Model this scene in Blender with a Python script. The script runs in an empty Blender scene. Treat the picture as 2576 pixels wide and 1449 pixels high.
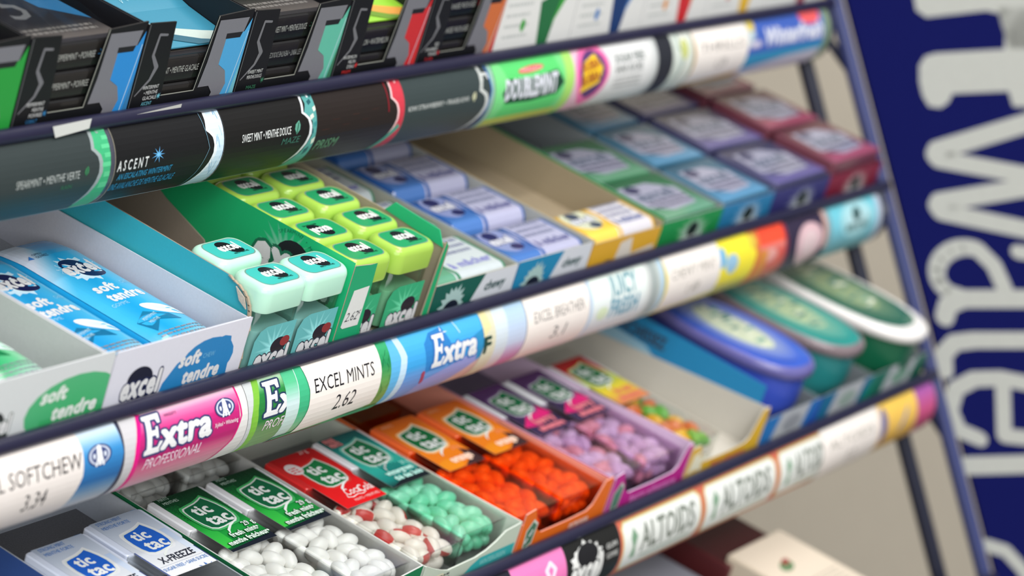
import bpy, math, random
from mathutils import Matrix, Vector
from mathutils.geometry import tessellate_polygon
random.seed(7)
SC = bpy.context.scene
# ---------------------------------------------------------------- camera
CAMZ = 1.35
cam = bpy.data.cameras.new('camera'); co = bpy.data.objects.new('camera', cam); SC.collection.objects.link(co)
R = ((0.53235683, -0.84651807, 0.00183296), (-0.15510665, -0.09967138, -0.98285683), (0.83218876, 0.52294624, -0.18436132))
# R rows: image right, image down, viewing direction, in world axes
m = Matrix(((R[0][0], -R[1][0], -R[2][0], 0), (R[0][1], -R[1][1], -R[2][1], 0), (R[0][2], -R[1][2], -R[2][2], CAMZ), (0, 0, 0, 1)))
co.matrix_world = m
FPX = 7117.7
cam.sensor_width = 36; cam.lens = FPX / 2576 * 36; cam.clip_start = .05
cam.dof.use_dof = True; cam.dof.focus_distance = 1.095; cam.dof.aperture_fstop = 7.6
SC.camera = co
# ---------------------------------------------------------------- light
SC.view_settings.view_transform = 'Standard'; SC.view_settings.look = 'None'
SC.view_settings.gamma = 1; SC.view_settings.exposure = 0.0
W = bpy.data.worlds.new('world'); SC.world = W; W.use_nodes = True
nt = W.node_tree; bg = nt.nodes['Background']
tc = nt.nodes.new('ShaderNodeTexCoord'); sx = nt.nodes.new('ShaderNodeSeparateXYZ'); rmp = nt.nodes.new('ShaderNodeValToRGB')
nt.links.new(tc.outputs['Generated'], sx.inputs[0]); nt.links.new(sx.outputs['Z'], rmp.inputs[0]); nt.links.new(rmp.outputs[0], bg.inputs[0])
rmp.color_ramp.elements[0].position = .0; rmp.color_ramp.elements[0].color = (.42, .41, .40, 1)
rmp.color_ramp.elements[1].position = .6; rmp.color_ramp.elements[1].color = (.92, .95, 1.0, 1)
bg.inputs[1].default_value = .62
def area(name, loc, to, sx_, sy_, power, col=(1, 1, 1)):
    l = bpy.data.lights.new(name, 'AREA'); l.shape = 'RECTANGLE'; l.size = sx_; l.size_y = sy_; l.energy = power; l.color = col
    o = bpy.data.objects.new(name, l); SC.collection.objects.link(o); o.location = loc
    o.rotation_euler = (Vector(to) - Vector(loc)).to_track_quat('-Z', 'Y').to_euler()
    return o
area('ceiling_light', (.35, -1.0, 2.55), (.95, .65, 1.1), 2.0, 1.1, 34, (1, .985, .96))
area('front_left_fill', (-1.0, -1.3, 1.75), (.95, .65, 1.1), 2.4, 1.4, 36, (.96, .985, 1))  # broad fill lamp from front left, added to brighten the shelf recesses
area('cap_highlight_strip', (.9, -.35, 2.7), (.95, .65, 1.1), 1.3, .07, 9)  # slim strip lamp added for highlights on the bottle caps
area('cap_highlight_strip', (-.2, -1.5, 2.7), (.95, .65, 1.1), 1.3, .07, 9)  # second added highlight strip, further forward
area('ceiling_light', (1.9, .35, 2.85), (1.3, .75, 1.0), 1.2, .4, 14, (1, .97, .93))

# ---------------------------------------------------------------- helpers
def lin(c):
    return tuple(((x / 255) / 12.92 if x <= 10 else ((x / 255 + .055) / 1.055) ** 2.4) for x in c[:3]) + (1,)
MATS = {}
def mat(kind):
    if kind in MATS: return MATS[kind]
    m = bpy.data.materials.new(kind); m.use_nodes = True; n = m.node_tree.nodes; L = m.node_tree.links
    b = n['Principled BSDF']
    a = n.new('ShaderNodeAttribute'); a.attribute_name = 'Col'
    nz = n.new('ShaderNodeTexNoise'); tc = n.new('ShaderNodeTexCoord'); L.new(tc.outputs['Object'], nz.inputs['Vector'])
    P = {'card': (.5, 900, .05, .3), 'print': (.38, 700, .03, .4), 'film': (.16, 160, .03, .5), 'plastic': (.13, 60, .02, .5),
         'paint': (.34, 500, .06, .4), 'kraft': (.85, 1400, .22, .1), 'wall': (.8, 30, .05, .2), 'mint': (.3, 300, .02, .5),
         'metal': (.28, 80, .04, .5), 'label': (.45, 300, .02, .2), 'matte': (.85, 300, .05, .04)}[kind.split('_')[0]] if kind.split('_')[0] != 'clear' else None
    if P:
        nz.inputs['Scale'].default_value = P[1]; nz.inputs['Detail'].default_value = 3
        mr = n.new('ShaderNodeMapRange'); mr.inputs['To Min'].default_value = 1 - P[2] * 1.5; mr.inputs['To Max'].default_value = 1 + P[2] * .8
        L.new(nz.outputs['Fac'], mr.inputs['Value'])
        mx = n.new('ShaderNodeVectorMath'); mx.operation = 'MULTIPLY'
        L.new(a.outputs['Color'], mx.inputs[0]); L.new(mr.outputs[0], mx.inputs[1]); L.new(mx.outputs[0], b.inputs['Base Color'])
        b.inputs['Roughness'].default_value = P[0]; b.inputs['Specular IOR Level'].default_value = P[3]
        if kind == 'mint': b.inputs['Subsurface Weight'].default_value = .4; b.inputs['Subsurface Radius'].default_value = (1, .9, .8); b.inputs['Subsurface Scale'].default_value = .004; b.inputs['Coat Weight'].default_value = .15
        if kind in ('film', 'plastic'):
            bp = n.new('ShaderNodeBump'); bp.inputs['Strength'].default_value = .08 if kind == 'film' else .01; bp.inputs['Distance'].default_value = .0004
            L.new(nz.outputs['Fac'], bp.inputs['Height']); L.new(bp.outputs[0], b.inputs['Normal'])
    else:      # thin clear plastic: mostly see-through with a glossy coat and a tint
        n.remove(b)
        tint = {'clear': ((.98, .985, .98), .05), 'clear_orange': ((1.0, .74, .46), .07), 'clear_pink': ((.96, .90, .96), .10),
                'clear_film': ((.92, .93, .92), .16), 'clear_mint': ((.88, .97, .93), .10), 'clear_lime': ((.90, .97, .86), .10)}[kind]
        t = n.new('ShaderNodeBsdfTransparent'); t.inputs[0].default_value = tint[0] + (1,)
        g = n.new('ShaderNodeBsdfGlossy'); g.inputs['Roughness'].default_value = .12
        lw = n.new('ShaderNodeLayerWeight'); lw.inputs[0].default_value = .25
        mr = n.new('ShaderNodeMapRange'); mr.inputs['To Min'].default_value = tint[1] * .5; mr.inputs['To Max'].default_value = tint[1] + .30
        L.new(lw.outputs['Fresnel'], mr.inputs['Value'])
        ms = n.new('ShaderNodeMixShader'); L.new(mr.outputs[0], ms.inputs[0]); L.new(t.outputs[0], ms.inputs[1]); L.new(g.outputs[0], ms.inputs[2])
        L.new(ms.outputs[0], n['Material Output'].inputs[0])
    MATS[kind] = m
    return m
class MB:
    """mesh builder, millimetres"""
    def __init__(s): s.v = []; s.f = []; s.c = []; s.sm = []
    def add(s, vs, fs, col, sm=False):
        o = len(s.v); s.v += [tuple(p) for p in vs]
        for i, f in enumerate(fs):
            s.f.append([o + j for j in f]); s.sm.append(sm)
            cc = col[i] if isinstance(col, list) else col
            s.c.append([cc] * len(f))
    def box(s, x0, x1, y0, y1, z0, z1, col):
        # col may be a list for faces: -x +x -y +y -z +z
        v = [(x, y, z) for z in (z0, z1) for y in (y0, y1) for x in (x0, x1)]
        s.add(v, [(0, 4, 6, 2), (1, 3, 7, 5), (0, 1, 5, 4), (2, 6, 7, 3), (0, 2, 3, 1), (4, 5, 7, 6)], col)
    def loft(s, rings, col, sm=True, cap0=True, cap1=True, close=True):
        n = len(rings[0]); o = []; fs = []
        for r in rings: o += r
        for i in range(len(rings) - 1):
            for j in range(n if close else n - 1):
                k = (j + 1) % n; fs.append((i * n + j, i * n + k, (i + 1) * n + k, (i + 1) * n + j))
        s.add(o, fs, col, sm)
        if cap0: s.add(rings[0], [tuple(range(n))[::-1]], col if not isinstance(col, list) else col[0])
        if cap1: s.add(rings[-1], [tuple(range(n))], col if not isinstance(col, list) else col[-1])
    def slab(s, prof, x0, x1, col, plane='x', n=1):
        """extrude a 2-D outline (list of (a,b)); plane x: outline in y,z; plane y: outline in x,z; plane z: in x,y"""
        f = {'x': lambda a, b, t: (t, a, b), 'y': lambda a, b, t: (a, t, b), 'z': lambda a, b, t: (a, b, t)}[plane]
        n = len(prof)
        A = [f(a, b, x0) for a, b in prof]; B = [f(a, b, x1) for a, b in prof]
        ca, cb, cs = col if isinstance(col, list) else (col, col, col)
        tr = tessellate_polygon([[Vector((a, b, 0)) for a, b in prof]])
        s.add(A, tr, ca); s.add(B, tr, cb)
        s.add(A + B, [(j, (j + 1) % n, n + (j + 1) % n, n + j) for j in range(n)], cs)
    def tube(s, pts, r, col, n=10):
        rings = []
        for i, p in enumerate(pts):
            p = Vector(p); d = (Vector(pts[min(i + 1, len(pts) - 1)]) - Vector(pts[max(i - 1, 0)])).normalized()
            a = d.cross(Vector((0, 0, 1)));  a = a if a.length > .1 else d.cross(Vector((0, 1, 0))); a.normalize(); b = d.cross(a)
            rings.append([tuple(p + r * (math.cos(t) * a + math.sin(t) * b)) for t in [2 * math.pi * k / n for k in range(n)]])
        s.loft(rings, col)
    def build(s, name, kind, parent=None):
        me = bpy.data.meshes.new(name); me.from_pydata([(x * .001, y * .001, z * .001) for x, y, z in s.v], [], s.f)
        ca = me.color_attributes.new('Col', 'FLOAT_COLOR', 'CORNER'); k = []
        for f in s.c:
            for c in f: k += lin(c)
        ca.data.foreach_set('color', k)
        me.polygons.foreach_set('use_smooth', s.sm); me.materials.append(mat(kind)); me.validate(); me.update()
        o = bpy.data.objects.new(name, me); SC.collection.objects.link(o)
        if parent: o.parent = parent
        return o
def rr(cx, cy, a, b, r, z, n=6):
    """rounded rectangle ring, half sizes a b"""
    out = []
    for q, (sx_, sy_) in enumerate(((1, 1), (-1, 1), (-1, -1), (1, -1))):
        for i in range(n + 1):
            t = math.pi / 2 * (q + i / n); out.append((cx + sx_ * (a - r) + r * math.cos(t), cy + sy_ * (b - r) + r * math.sin(t), z))
    return out
TXT = {}
def text_geo(st, shear, bold):
    k = (st, shear, bold)
    if k not in TXT:
        cu = bpy.data.curves.new('t', 'FONT'); cu.body = st; cu.shear = shear; cu.resolution_u = 2; cu.space_character = 1 + bold * 1.3
        o = bpy.data.objects.new('t', cu); me = o.to_mesh()
        vs = [(v.co.x, v.co.y) for v in me.vertices]; fs = [tuple(p.vertices) for p in me.polygons]
        o.to_mesh_clear(); bpy.data.objects.remove(o); bpy.data.curves.remove(cu)
        TXT[k] = (vs, fs)
    return TXT[k]
CAPH = max(y for x, y in text_geo('H', 0, 0)[0])
def clip(poly, ax, val, keep_less):
    out = []
    for i in range(len(poly)):
        a, b = poly[i], poly[(i + 1) % len(poly)]
        ia = (a[0][ax] <= val) == keep_less or a[0][ax] == val; ib = (b[0][ax] <= val) == keep_less or b[0][ax] == val
        if ia: out.append(a)
        if ia != ib:
            t = (val - a[0][ax]) / (b[0][ax] - a[0][ax])
            out.append((tuple(a[0][q] + t * (b[0][q] - a[0][q]) for q in (0, 1)), tuple(a[1][q] + t * (b[1][q] - a[1][q]) for q in range(3))))
    return out
class Art:
    """printed matter: coloured shapes on a clipped rectangle, mm"""
    def __init__(s, x0, y0, x1, y1, col=None):
        s.b = (x0, y0, x1, y1); s.p = []; s.L = 0
        if col: s.rect(x0, y0, x1, y1, col)
    def _n(s): s.L += 1; return s.L
    def rect(s, x0, y0, x1, y1, col): s.p.append((s._n(), [((x0, y0), col), ((x1, y0), col), ((x1, y1), col), ((x0, y1), col)])); return s
    def grad(s, x0, y0, x1, y1, stops, ax=1):
        l = s._n()
        for (t0, c0), (t1, c1) in zip(stops, stops[1:]):
            if ax:
                a, b = y0 + (y1 - y0) * t0, y0 + (y1 - y0) * t1; q = [((x0, a), c0), ((x1, a), c0), ((x1, b), c1), ((x0, b), c1)]
            else:
                a, b = x0 + (x1 - x0) * t0, x0 + (x1 - x0) * t1; q = [((a, y0), c0), ((b, y0), c1), ((b, y1), c1), ((a, y1), c0)]
            s.p.append((l, q))
        return s
    def poly(s, pts, col):
        l = s._n()
        for t in tessellate_polygon([[Vector((x, y, 0)) for x, y in pts]]): s.p.append((l, [(tuple(pts[i]), col) for i in t]))
        return s
    def ell(s, cx, cy, rx, ry, col, rot=0, n=20, edge=None):
        c_, s_ = math.cos(math.radians(rot)), math.sin(math.radians(rot)); l = s._n(); e = edge or col
        P = [(cx + rx * math.cos(t) * c_ - ry * math.sin(t) * s_, cy + rx * math.cos(t) * s_ + ry * math.sin(t) * c_) for t in [2 * math.pi * i / n for i in range(n)]]
        for i in range(n): s.p.append((l, [((cx, cy), col), (P[i], e), (P[(i + 1) % n], e)]))
        return s
    def star(s, cx, cy, r, r2, n, col, edge=None, rot=0, sy_=1):
        l = s._n(); e = edge or col; rnd = random.Random(int(cx * 7 + n))
        P = []
        for i in range(2 * n):
            t = math.pi * i / n + rot; q = r2 if i % 2 else r * rnd.uniform(.8, 1.1); P.append((cx + q * math.cos(t), cy + q * math.sin(t) * sy_))
        for i in range(2 * n): s.p.append((l, [((cx, cy), col), (P[i], e), (P[(i + 1) % (2 * n)], e)]))
        return s
    def stroke(s, pts, w, col, w1=None, caps=True):
        l = s._n(); n = len(pts)
        ws = [w + ((w1 if w1 is not None else w) - w) * i / (n - 1) for i in range(n)] if not isinstance(w, list) else w
        for i in range(n - 1):
            a, b = Vector(pts[i]), Vector(pts[i + 1]); d = (b - a)
            if d.length < 1e-6: continue
            q = Vector((-d.y, d.x)).normalized()
            s.p.append((l + .12 * (i % 3), [(tuple(a - q * ws[i] / 2), col), (tuple(b - q * ws[i + 1] / 2), col), (tuple(b + q * ws[i + 1] / 2), col), (tuple(a + q * ws[i] / 2), col)]))
        for i, p in enumerate(pts):
            if not caps and i in (0, n - 1): continue
            s.p.append((l + .45 + .12 * (i % 3), [((p[0] + ws[i] / 2 * math.cos(t), p[1] + ws[i] / 2 * math.sin(t)), col) for t in [2 * math.pi * k / 14 for k in range(14)]]))
        return s
    def text(s, st, x, y, h, col, w=None, al='l', shear=0, bold=.0, rot=0, sx_=1.0, out=None, ow=.05):
        lay = bold if out is None or out is True else bold
        if out: s._txt(st, x, y, h, out, w, al, shear, lay, rot, sx_, bold + ow, 12)
        return s._txt(st, x, y, h, col, w, al, shear, lay, rot, sx_, bold, 8)
    def _txt(s, st, x, y, h, col, w, al, shear, lay, rot, sx_, rad, nc):
        vs, fs = text_geo(st, shear, lay)
        if not vs: return s
        x0, _ = min(vs), 0; x0 = min(v[0] for v in vs); x1 = max(v[0] for v in vs)
        ky = h / CAPH; kx = w / (x1 - x0) if w else ky * sx_
        ox = {'l': 0, 'c': -.5, 'r': -1}[al] * (x1 - x0) * kx
        c_, s_ = math.cos(math.radians(rot)), math.sin(math.radians(rot)); l = s._n()
        P = []
        for a, b in vs:
            a = (a - x0) * kx + ox; b = b * ky; P.append((x + a * c_ - b * s_, y + a * s_ + b * c_))
        xf = min(1, max(.35, kx / ky)); offs = [(0, 0)] if rad < .004 else [(xf * rad * h / CAPH * math.cos(2 * math.pi * q / nc), rad * h / CAPH * math.sin(2 * math.pi * q / nc)) for q in range(nc)]
        if rad > .09: offs += [(a * .5, b * .5) for a, b in offs[::2]]
        for q, (ox_, oy_) in enumerate(offs):
            for f in fs: s.p.append((l + q * .055, [((P[i][0] + ox_, P[i][1] + oy_), col) for i in f]))
        return s
    def lines(s, x0, y0, x1, n, pitch, h, col, seed=1):
        """rows of small illegible print as dashes"""
        rnd = random.Random(seed); l = s._n()
        for i in range(n):
            x = x0; y = y0 - i * pitch
            while x < x1 - .5:
                w = rnd.uniform(1, 3.2); e = min(x + w, x1); s.p.append((l, [((x, y), col), ((e, y), col), ((e, y + h), col), ((x, y + h), col)])); x = e + .7
        return s
    def build(s, name, mp, parent, kind='print', ylv=None, dz=.014, h0=.02):
        mb = MB(); x0, y0, x1, y1 = s.b
        for l, q in s.p:
            ys = [p[0][1] for p in q]; xs = [p[0][0] for p in q]
            if max(ys) <= y0 or min(ys) >= y1 or max(xs) <= x0 or min(xs) >= x1: continue
            for ax, val, less in ((0, x0, False), (0, x1, True), (1, y0, False), (1, y1, True)):
                e = min(p[0][ax] for p in q) < val if not less else max(p[0][ax] for p in q) > val
                if e: q = clip(q, ax, val, less)
                if len(q) < 3: break
            if len(q) < 3: continue
            parts = [q]
            if ylv:
                for y in ylv:
                    nx = []
                    for p in parts:
                        a = min(t[0][1] for t in p); b = max(t[0][1] for t in p)
                        if a < y - 1e-6 and b > y + 1e-6:
                            for less in (True, False):
                                r = clip(p, 1, y, less)
                                if len(r) > 2: nx.append(r)
                        else: nx.append(p)
                    parts = nx
            for p in parts:
                o = len(mb.v); mb.v += [mp(t[0][0], t[0][1], h0 + l * dz) for t in p]; mb.f.append(list(range(o, o + len(p)))); mb.c.append([t[1] for t in p]); mb.sm.append(False)
        return mb.build(name, kind, parent)
def plane(o, ex, ey):
    o, ex, ey = Vector(o), Vector(ex).normalized(), Vector(ey).normalized(); n = ex.cross(ey)
    return lambda x, y, h: tuple(o + ex * x + ey * y + n * h)
# ---------------------------------------------------------------- shelf frames
TH = math.radians(20); ST = Vector((0, .0335, .0996))
O2 = Vector((0, .64442, CAMZ - .22624))
def frame(k):
    o = O2 + ST * (2 - k)
    if k == 3: o = Vector((0, .61292, CAMZ - .32844))
    if k == 1: o = Vector((0, .67984, CAMZ - .12796))
    if k >= 4: o = o + Vector((0, -.003, -.0125))
    return Matrix.Translation(o) @ Matrix.Rotation(TH, 4, 'X')
FR = {k: frame(k) for k in range(-1, 8)}
def thing(name, label, cat, k, u, v, w, group=None, rz=0, rx=0, ry=0):
    """an empty at a thing's base on shelf k; u along the shelf, v back from its lip, w off its surface, mm"""
    o = bpy.data.objects.new(name, None); SC.collection.objects.link(o); o.empty_display_size = .01
    o.matrix_world = FR[k] @ Matrix.Translation((u * .001, v * .001, w * .001)) @ Matrix.Rotation(rz, 4, 'Z') @ Matrix.Rotation(rx, 4, 'X') @ Matrix.Rotation(ry, 4, 'Y')
    o['label'] = label; o['category'] = cat
    if group: o['group'] = group
    return o
def struct(o): o['kind'] = 'structure'; return o
def pray(px, py):
    d = ((px - 1288) / FPX, (py - 724.5) / FPX, 1.0)
    return Vector([sum(R[j][i] * d[j] for j in range(3)) for i in range(3)])
# palette
WHITE = (226, 226, 226); PAPER = (238, 230, 222); GREY = (150, 150, 152); NAVY = (26, 26, 66); BLACK = (22, 23, 23); INK = (28, 28, 34)
# ---------------------------------------------------------------- setting
b = MB(); b.box(-2500, 4500, 0, 40, 0, 3000, (212, 202, 184)); w_ = struct(b.build('wall_back', 'wall')); w_.location = (0, 1.12, 0)
b = MB(); b.box(-2500, 4500, -2500, 1160, -40, 0, (150, 146, 140)); struct(b.build('floor', 'wall'))
# ---------------------------------------------------------------- rack
RK = bpy.data.objects.new('display_rack', None); SC.collection.objects.link(RK); RK.location = (.95, .8, 0)
RK['label'] = 'navy blue metal wire display rack with sloping tiered shelves of gum and mints'; RK['category'] = 'rack'
RKI = Matrix.Translation((-.95, -.8, 0))
def rackpart(mb, name, kind, k=None):
    o = mb.build(name, kind, RK)
    o.matrix_local = RKI @ (FR[k] if k is not None else Matrix.Identity(4))
    return o
U0, U1 = 560, 1404
BAR = (33, 32, 56)
# price channel arc in v,w plane
CH = 33.0; SG = 9.5; RAD = (CH * CH / 4 + SG * SG) / (2 * SG); HALF = math.asin(CH / 2 / RAD); ARC = 2 * HALF * RAD
def strip(y, h=0):
    """y: mm down the arc length from bottom (0) to top (ARC) -> (v, w)"""
    t = -HALF + y / RAD
    return (-3.0 - ((RAD + h) * math.cos(t) - RAD * math.cos(HALF)), -4.5 - CH / 2 + (RAD + h) * math.sin(t))
def facet(y, h):
    i = min(17, int(y / ARC * 18 + 1e-7)); f = y / ARC * 18 - i; a, b = strip(ARC * i / 18, h), strip(ARC * (i + 1) / 18, h)
    return (a[0] + (b[0] - a[0]) * f, a[1] + (b[1] - a[1]) * f)
def vis(y):
    """art height (even as seen from in front and above) -> height along the bulging arc"""
    g = max(0, min(1, y / ARC)); q = math.radians(39.4) + math.asin(max(-.9999, math.sin(HALF - math.radians(39.4)) - (1 - g) * (math.sin(HALF - math.radians(39.4)) + 1)))
    return max(0, min(ARC, RAD * (q + HALF)))
_A0 = HALF - math.radians(39.4)
YA = [ARC * (1 - (math.sin(_A0) - math.sin(ARC * i / 18 / RAD - HALF - math.radians(39.4) + 0.0)) / (math.sin(_A0) + 1)) for i in range(1, 18)]
YA = [y for y in YA if 0 < y < ARC]
for k in range(0, 6):
    UR = U1 if k < 4 else 1262
    b = MB(); b.box(U0, UR, 0, 215, -7.2, -6.2, (138, 140, 144)); b.box(U0, UR, 213, 215, -6.2, 14, (138, 140, 144)); rackpart(b, 'shelf_tray', 'paint', k)
    b = MB(); b.tube([(U0 - 4, -3, -3), (U1 + 4, -3, -3)], 3.0, BAR, 14); rackpart(b, 'front_bar', 'paint', k)
    b = MB()
    outer = [strip(ARC * i / 18, -.1) for i in range(19)]; inner = [strip(ARC * i / 18, -1.0) for i in range(19)]
    b.slab([(a, c) for a, c in outer + inner[::-1]], U0, U1, (70, 72, 84)); rackpart(b, 'price_channel', 'plastic', k)
def leanpt(du, dv, w):      # line of the sloping side frame in world metres, through the lips
    p = FR[2] @ Vector((du * .001, (dv + .77 * w) * .001, w * .001)); return p
for uu in (U0 - 8, 1411):
    b = MB(); A = leanpt(uu, 4, 330) * 1000; B = leanpt(uu, 4, -1080) * 1000; t = B.z / (A.z - B.z); B = B - (A - B) * t; b.tube([tuple(A), tuple(B)], 4.2, (52, 60, 108), 14); rackpart(b, 'front_post', 'paint')
    b = MB(); A = leanpt(uu, 38, 300) * 1000; B = leanpt(uu, 38, -1080) * 1000; t = B.z / (A.z - B.z); B = B - (A - B) * t; b.tube([tuple(A), tuple(B)], 4.5, (16, 20, 44), 14); rackpart(b, 'rear_post', 'paint')
    for w in (64, -100, -280, 200):
        b = MB(); b.tube([tuple(leanpt(uu, 38, w + 14) * 1000), tuple(leanpt(uu, 4, w - 20) * 1000)], 2.6, (22, 26, 52), 10); rackpart(b, 'side_crossbar', 'paint')
for k in range(0, 4):
    for uu in (U0, U1):
        b = MB(); b.box(uu, uu + (-1.2 if uu == U0 else 1.2), 30, 214, -9, -2, (30, 34, 66)); rackpart(b, 'shelf_bracket', 'paint', k)

# ---------------------------------------------------------------- strip labels
def slabel(k, u0, u1, label, paint, name='shelf_label', cat='shelf label', h0=.1):
    t = thing(name, label, cat, k, u0, 0, 0)
    w = u1 - u0; a = Art(0, 0, w, ARC); paint(a, w, ARC)
    a.build('printed_face', lambda x, y, h: (x,) + facet(vis(y), h), t, 'label', YA, h0=h0)
    b = MB(); o_ = [strip(ARC * i / 18, h0) for i in range(19)]; i_ = [strip(ARC * i / 18, h0 - .09) for i in range(19)]
    b.slab(o_ + i_[::-1], .05, w - .05, (200, 198, 194)); b.build('backing', 'label', t)
    return t
def five(a, x, y, w, h, col, th, side=None):
    P = [(.86, .90), (.86, .985), (.42, .985), (.38, .80), (.30, .66), (.46, .62), (.66, .55), (.76, .44), (.76, .32), (.62, .20), (.38, .09), (.02, 0)]
    pts = [(x + p * w, y + q * h) for p, q in P]
    if side:
        a.poly([(x + .40 * w, y + h * 1.02), (x + .38 * w, y + .8 * h), (x + .3 * w, y + .66 * h), (x + .66 * w, y + .55 * h), (x + .76 * w, y + .44 * h), (x + .76 * w, y + .32 * h), (x + .62 * w, y + .2 * h), (x + .38 * w, y + .09 * h), (x, y),
                (x + .2 * w, y - .05 * h), (x + 1.35 * w, y - .05 * h), (x + 1.35 * w, y + 1.02 * h)], side)
    a.stroke(pts, [th * q for q in (.8, .8, 1, .9, .9, .9, 1, 1.1, 1.1, 1, .8, .3)], col)
def leaf(a, x, y, s, col):
    a.poly([(x, y - s), (x + .5 * s, y - .35 * s), (x + .55 * s, y + .3 * s), (x + .35 * s, y + s), (x - .25 * s, y + .45 * s), (x - .35 * s, y - .2 * s)], col)
    a.stroke([(x, y - s * .8), (x + .25 * s, y + .6 * s)], .15 * s, (30, 80, 60))
def L_spear(a, w, h):
    a.rect(0, 0, w, h, (52, 60, 60)); a.grad(0, 0, w, 12, [(0, (30, 60, 62)), (1, (52, 60, 60))])
    five(a, w - 12, 1, 9, h - 1, (150, 160, 160), 1.9, (64, 172, 118))
    for i in range(7): a.rect(w - 4.5 + (i % 2) * 1.2, 6 + i * 5, w, 8.5 + i * 5, (92, 196, 140))
    a.text('SPEARMINT • MENTHE VERTE', w - 51, 12.5, 3.9, (176, 182, 178), w=34); leaf(a, w - 13.5, 15.5, 2.6, (60, 120, 80)); a.text('RAIN', w - 26, 8.5, 1.8, (50, 110, 76))
def L_ascent(a, w, h):
    a.rect(0, 0, w, h, (26, 26, 27)); a.rect(0, 0, .5, h, (120, 116, 104))
    five(a, w - 13, 0, 10.5, h, (232, 238, 242), 1.7, (206, 226, 240))
    rnd = random.Random(3)
    for i in range(14): x = w - rnd.uniform(0, 5); y = rnd.uniform(0, h); a.stroke([(x, y), (x + rnd.uniform(-3, 2), y + rnd.uniform(3, 8))], .18, (130, 180, 214))
    a.stroke([(w - 12.5, h), (w - 11.5, h * .7), (w - 10, h * .5), (w - 9, h * .4), (w - 13, h * .12), (w - 16, 0)], .25, (110, 150, 170))
    a.text('A S C E N T', 1.4, 12.4, 5.0, (206, 210, 208), w=18, shear=.2, bold=.02)
    a.star(25, 17.5, 4.2, 1.0, 9, (120, 190, 226), (90, 160, 214))
    a.text('AN ESCALATING WINTERMINT', 2.5, 8.2, 2.6, (44, 128, 164), w=32, shear=.3, bold=.02); a.text('UNE AVALANCHE DE MENTHE GLACIALE', 0, 4.0, 2.5, (44, 128, 164), w=38, shear=.3, bold=.015)
def L_sweet(a, w, h):
    a.rect(0, 0, w, h, (27, 26, 25)); a.grad(0, 0, w, 9, [(0, (28, 44, 22)), (1, (27, 26, 25))])
    x = w - 12; a.poly([(x + 5, h), (x + 6, h * .8), (x + 4, h * .66), (x + 9, h * .52), (x + 9.5, h * .32), (x + 6, h * .12), (x + 1, 0), (w, 0), (w, h)], (88, 160, 156))
    rnd = random.Random(4)
    for i in range(8): q = x + 8 + (i % 2) * 2.4; yy = 3 + i * 4.6; a.poly([(q, yy), (q + 2.2, yy + 1.6), (q + 1.8, yy + 4), (q - .6, yy + 2.6)], rnd.choice([(38, 92, 100), (214, 220, 206), (60, 140, 140)]))
    five(a, x - .5, 1, 11, h - 1, (222, 224, 228), 1.5)
    a.text('SWEET MINT • MENTHE DOUCE', 11, 15.4, 4.4, (232, 234, 232), w=32); leaf(a, w - 13.6, 18.6, 4.0, (96, 160, 140)); a.text('MAZE', w - 23, 10.4, 3.2, (62, 110, 96), bold=.0, shear=.2)
def L_prism(a, w, h):
    a.rect(0, 0, w, h, (40, 33, 30)); a.grad(0, 0, w, 11, [(0, (44, 36, 36)), (1, (34, 32, 34))])
    for i in range(6): a.rect(4 + i * 7, 14 + (i * 5) % 9, 9 + i * 7, 14.4 + (i * 5) % 9, (62, 40, 34))
    five(a, w - 12, 0, 10, h, (236, 200, 200), 1.2, (202, 60, 74)); a.poly([(w - 13, 0), (w - 9, 0), (w - 1, 8), (w - 3, 10)], (78, 160, 140)); a.rect(w - 12, h * .45, w - 11.4, h, (150, 30, 44))
    a.text('PRISM', 1.5, 4.6, 4.2, (84, 124, 96), w=16, shear=.3, bold=.02)
def L_berry(a, w, h):
    a.rect(0, 0, w, h, (56, 66, 66)); a.text('KIWI STRAWBERRY • FRAISE-KIWI', 3, 15.5, 2.9, (184, 188, 184), w=47, bold=.012); leaf(a, w - 17, 17.5, 3.2, (208, 206, 170))
    a.stroke([(w - 11, h), (w - 9.5, h * .7)], 2, (200, 204, 200)); five(a, w - 15, 0, 12, h * .8, (196, 200, 196), 2.4); a.rect(w - 3, 0, w, h, (150, 190, 170)); a.stroke([(w - 5, h), (w - 2.5, h * .5), (w - 6, 0)], 1.0, (60, 110, 180))
def L_double(a, w, h):
    a.rect(0, 0, w, h, (120, 214, 132)); a.poly([(6, 0), (12, h * .5), (6, h), (w - 16, h), (w - 10, h * .5), (w - 14, 0)], (92, 206, 112)); a.rect(0, 0, w, 2.5, (196, 206, 92)); a.rect(w - 8, 0, w, h, (168, 220, 110))
    a.ell(w * .46, h * .74, 11, 2.4, (214, 74, 84), 4); a.text('WRIGLEY\'S', w * .46, h * .71, 2.2, (250, 200, 190), w=18, al='c', bold=.03)
    a.poly([(6, h * .40), (12, h * .62), (w * .46, h * .58), (w - 15, h * .66), (w - 9, h * .42), (w - 15, h * .26), (w * .46, h * .22), (10, h * .24)], (34, 74, 52))
    a.text('DOUBLEMINT', 9, h * .30, 12, (214, 216, 224), w=w - 24, bold=.05)
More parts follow.
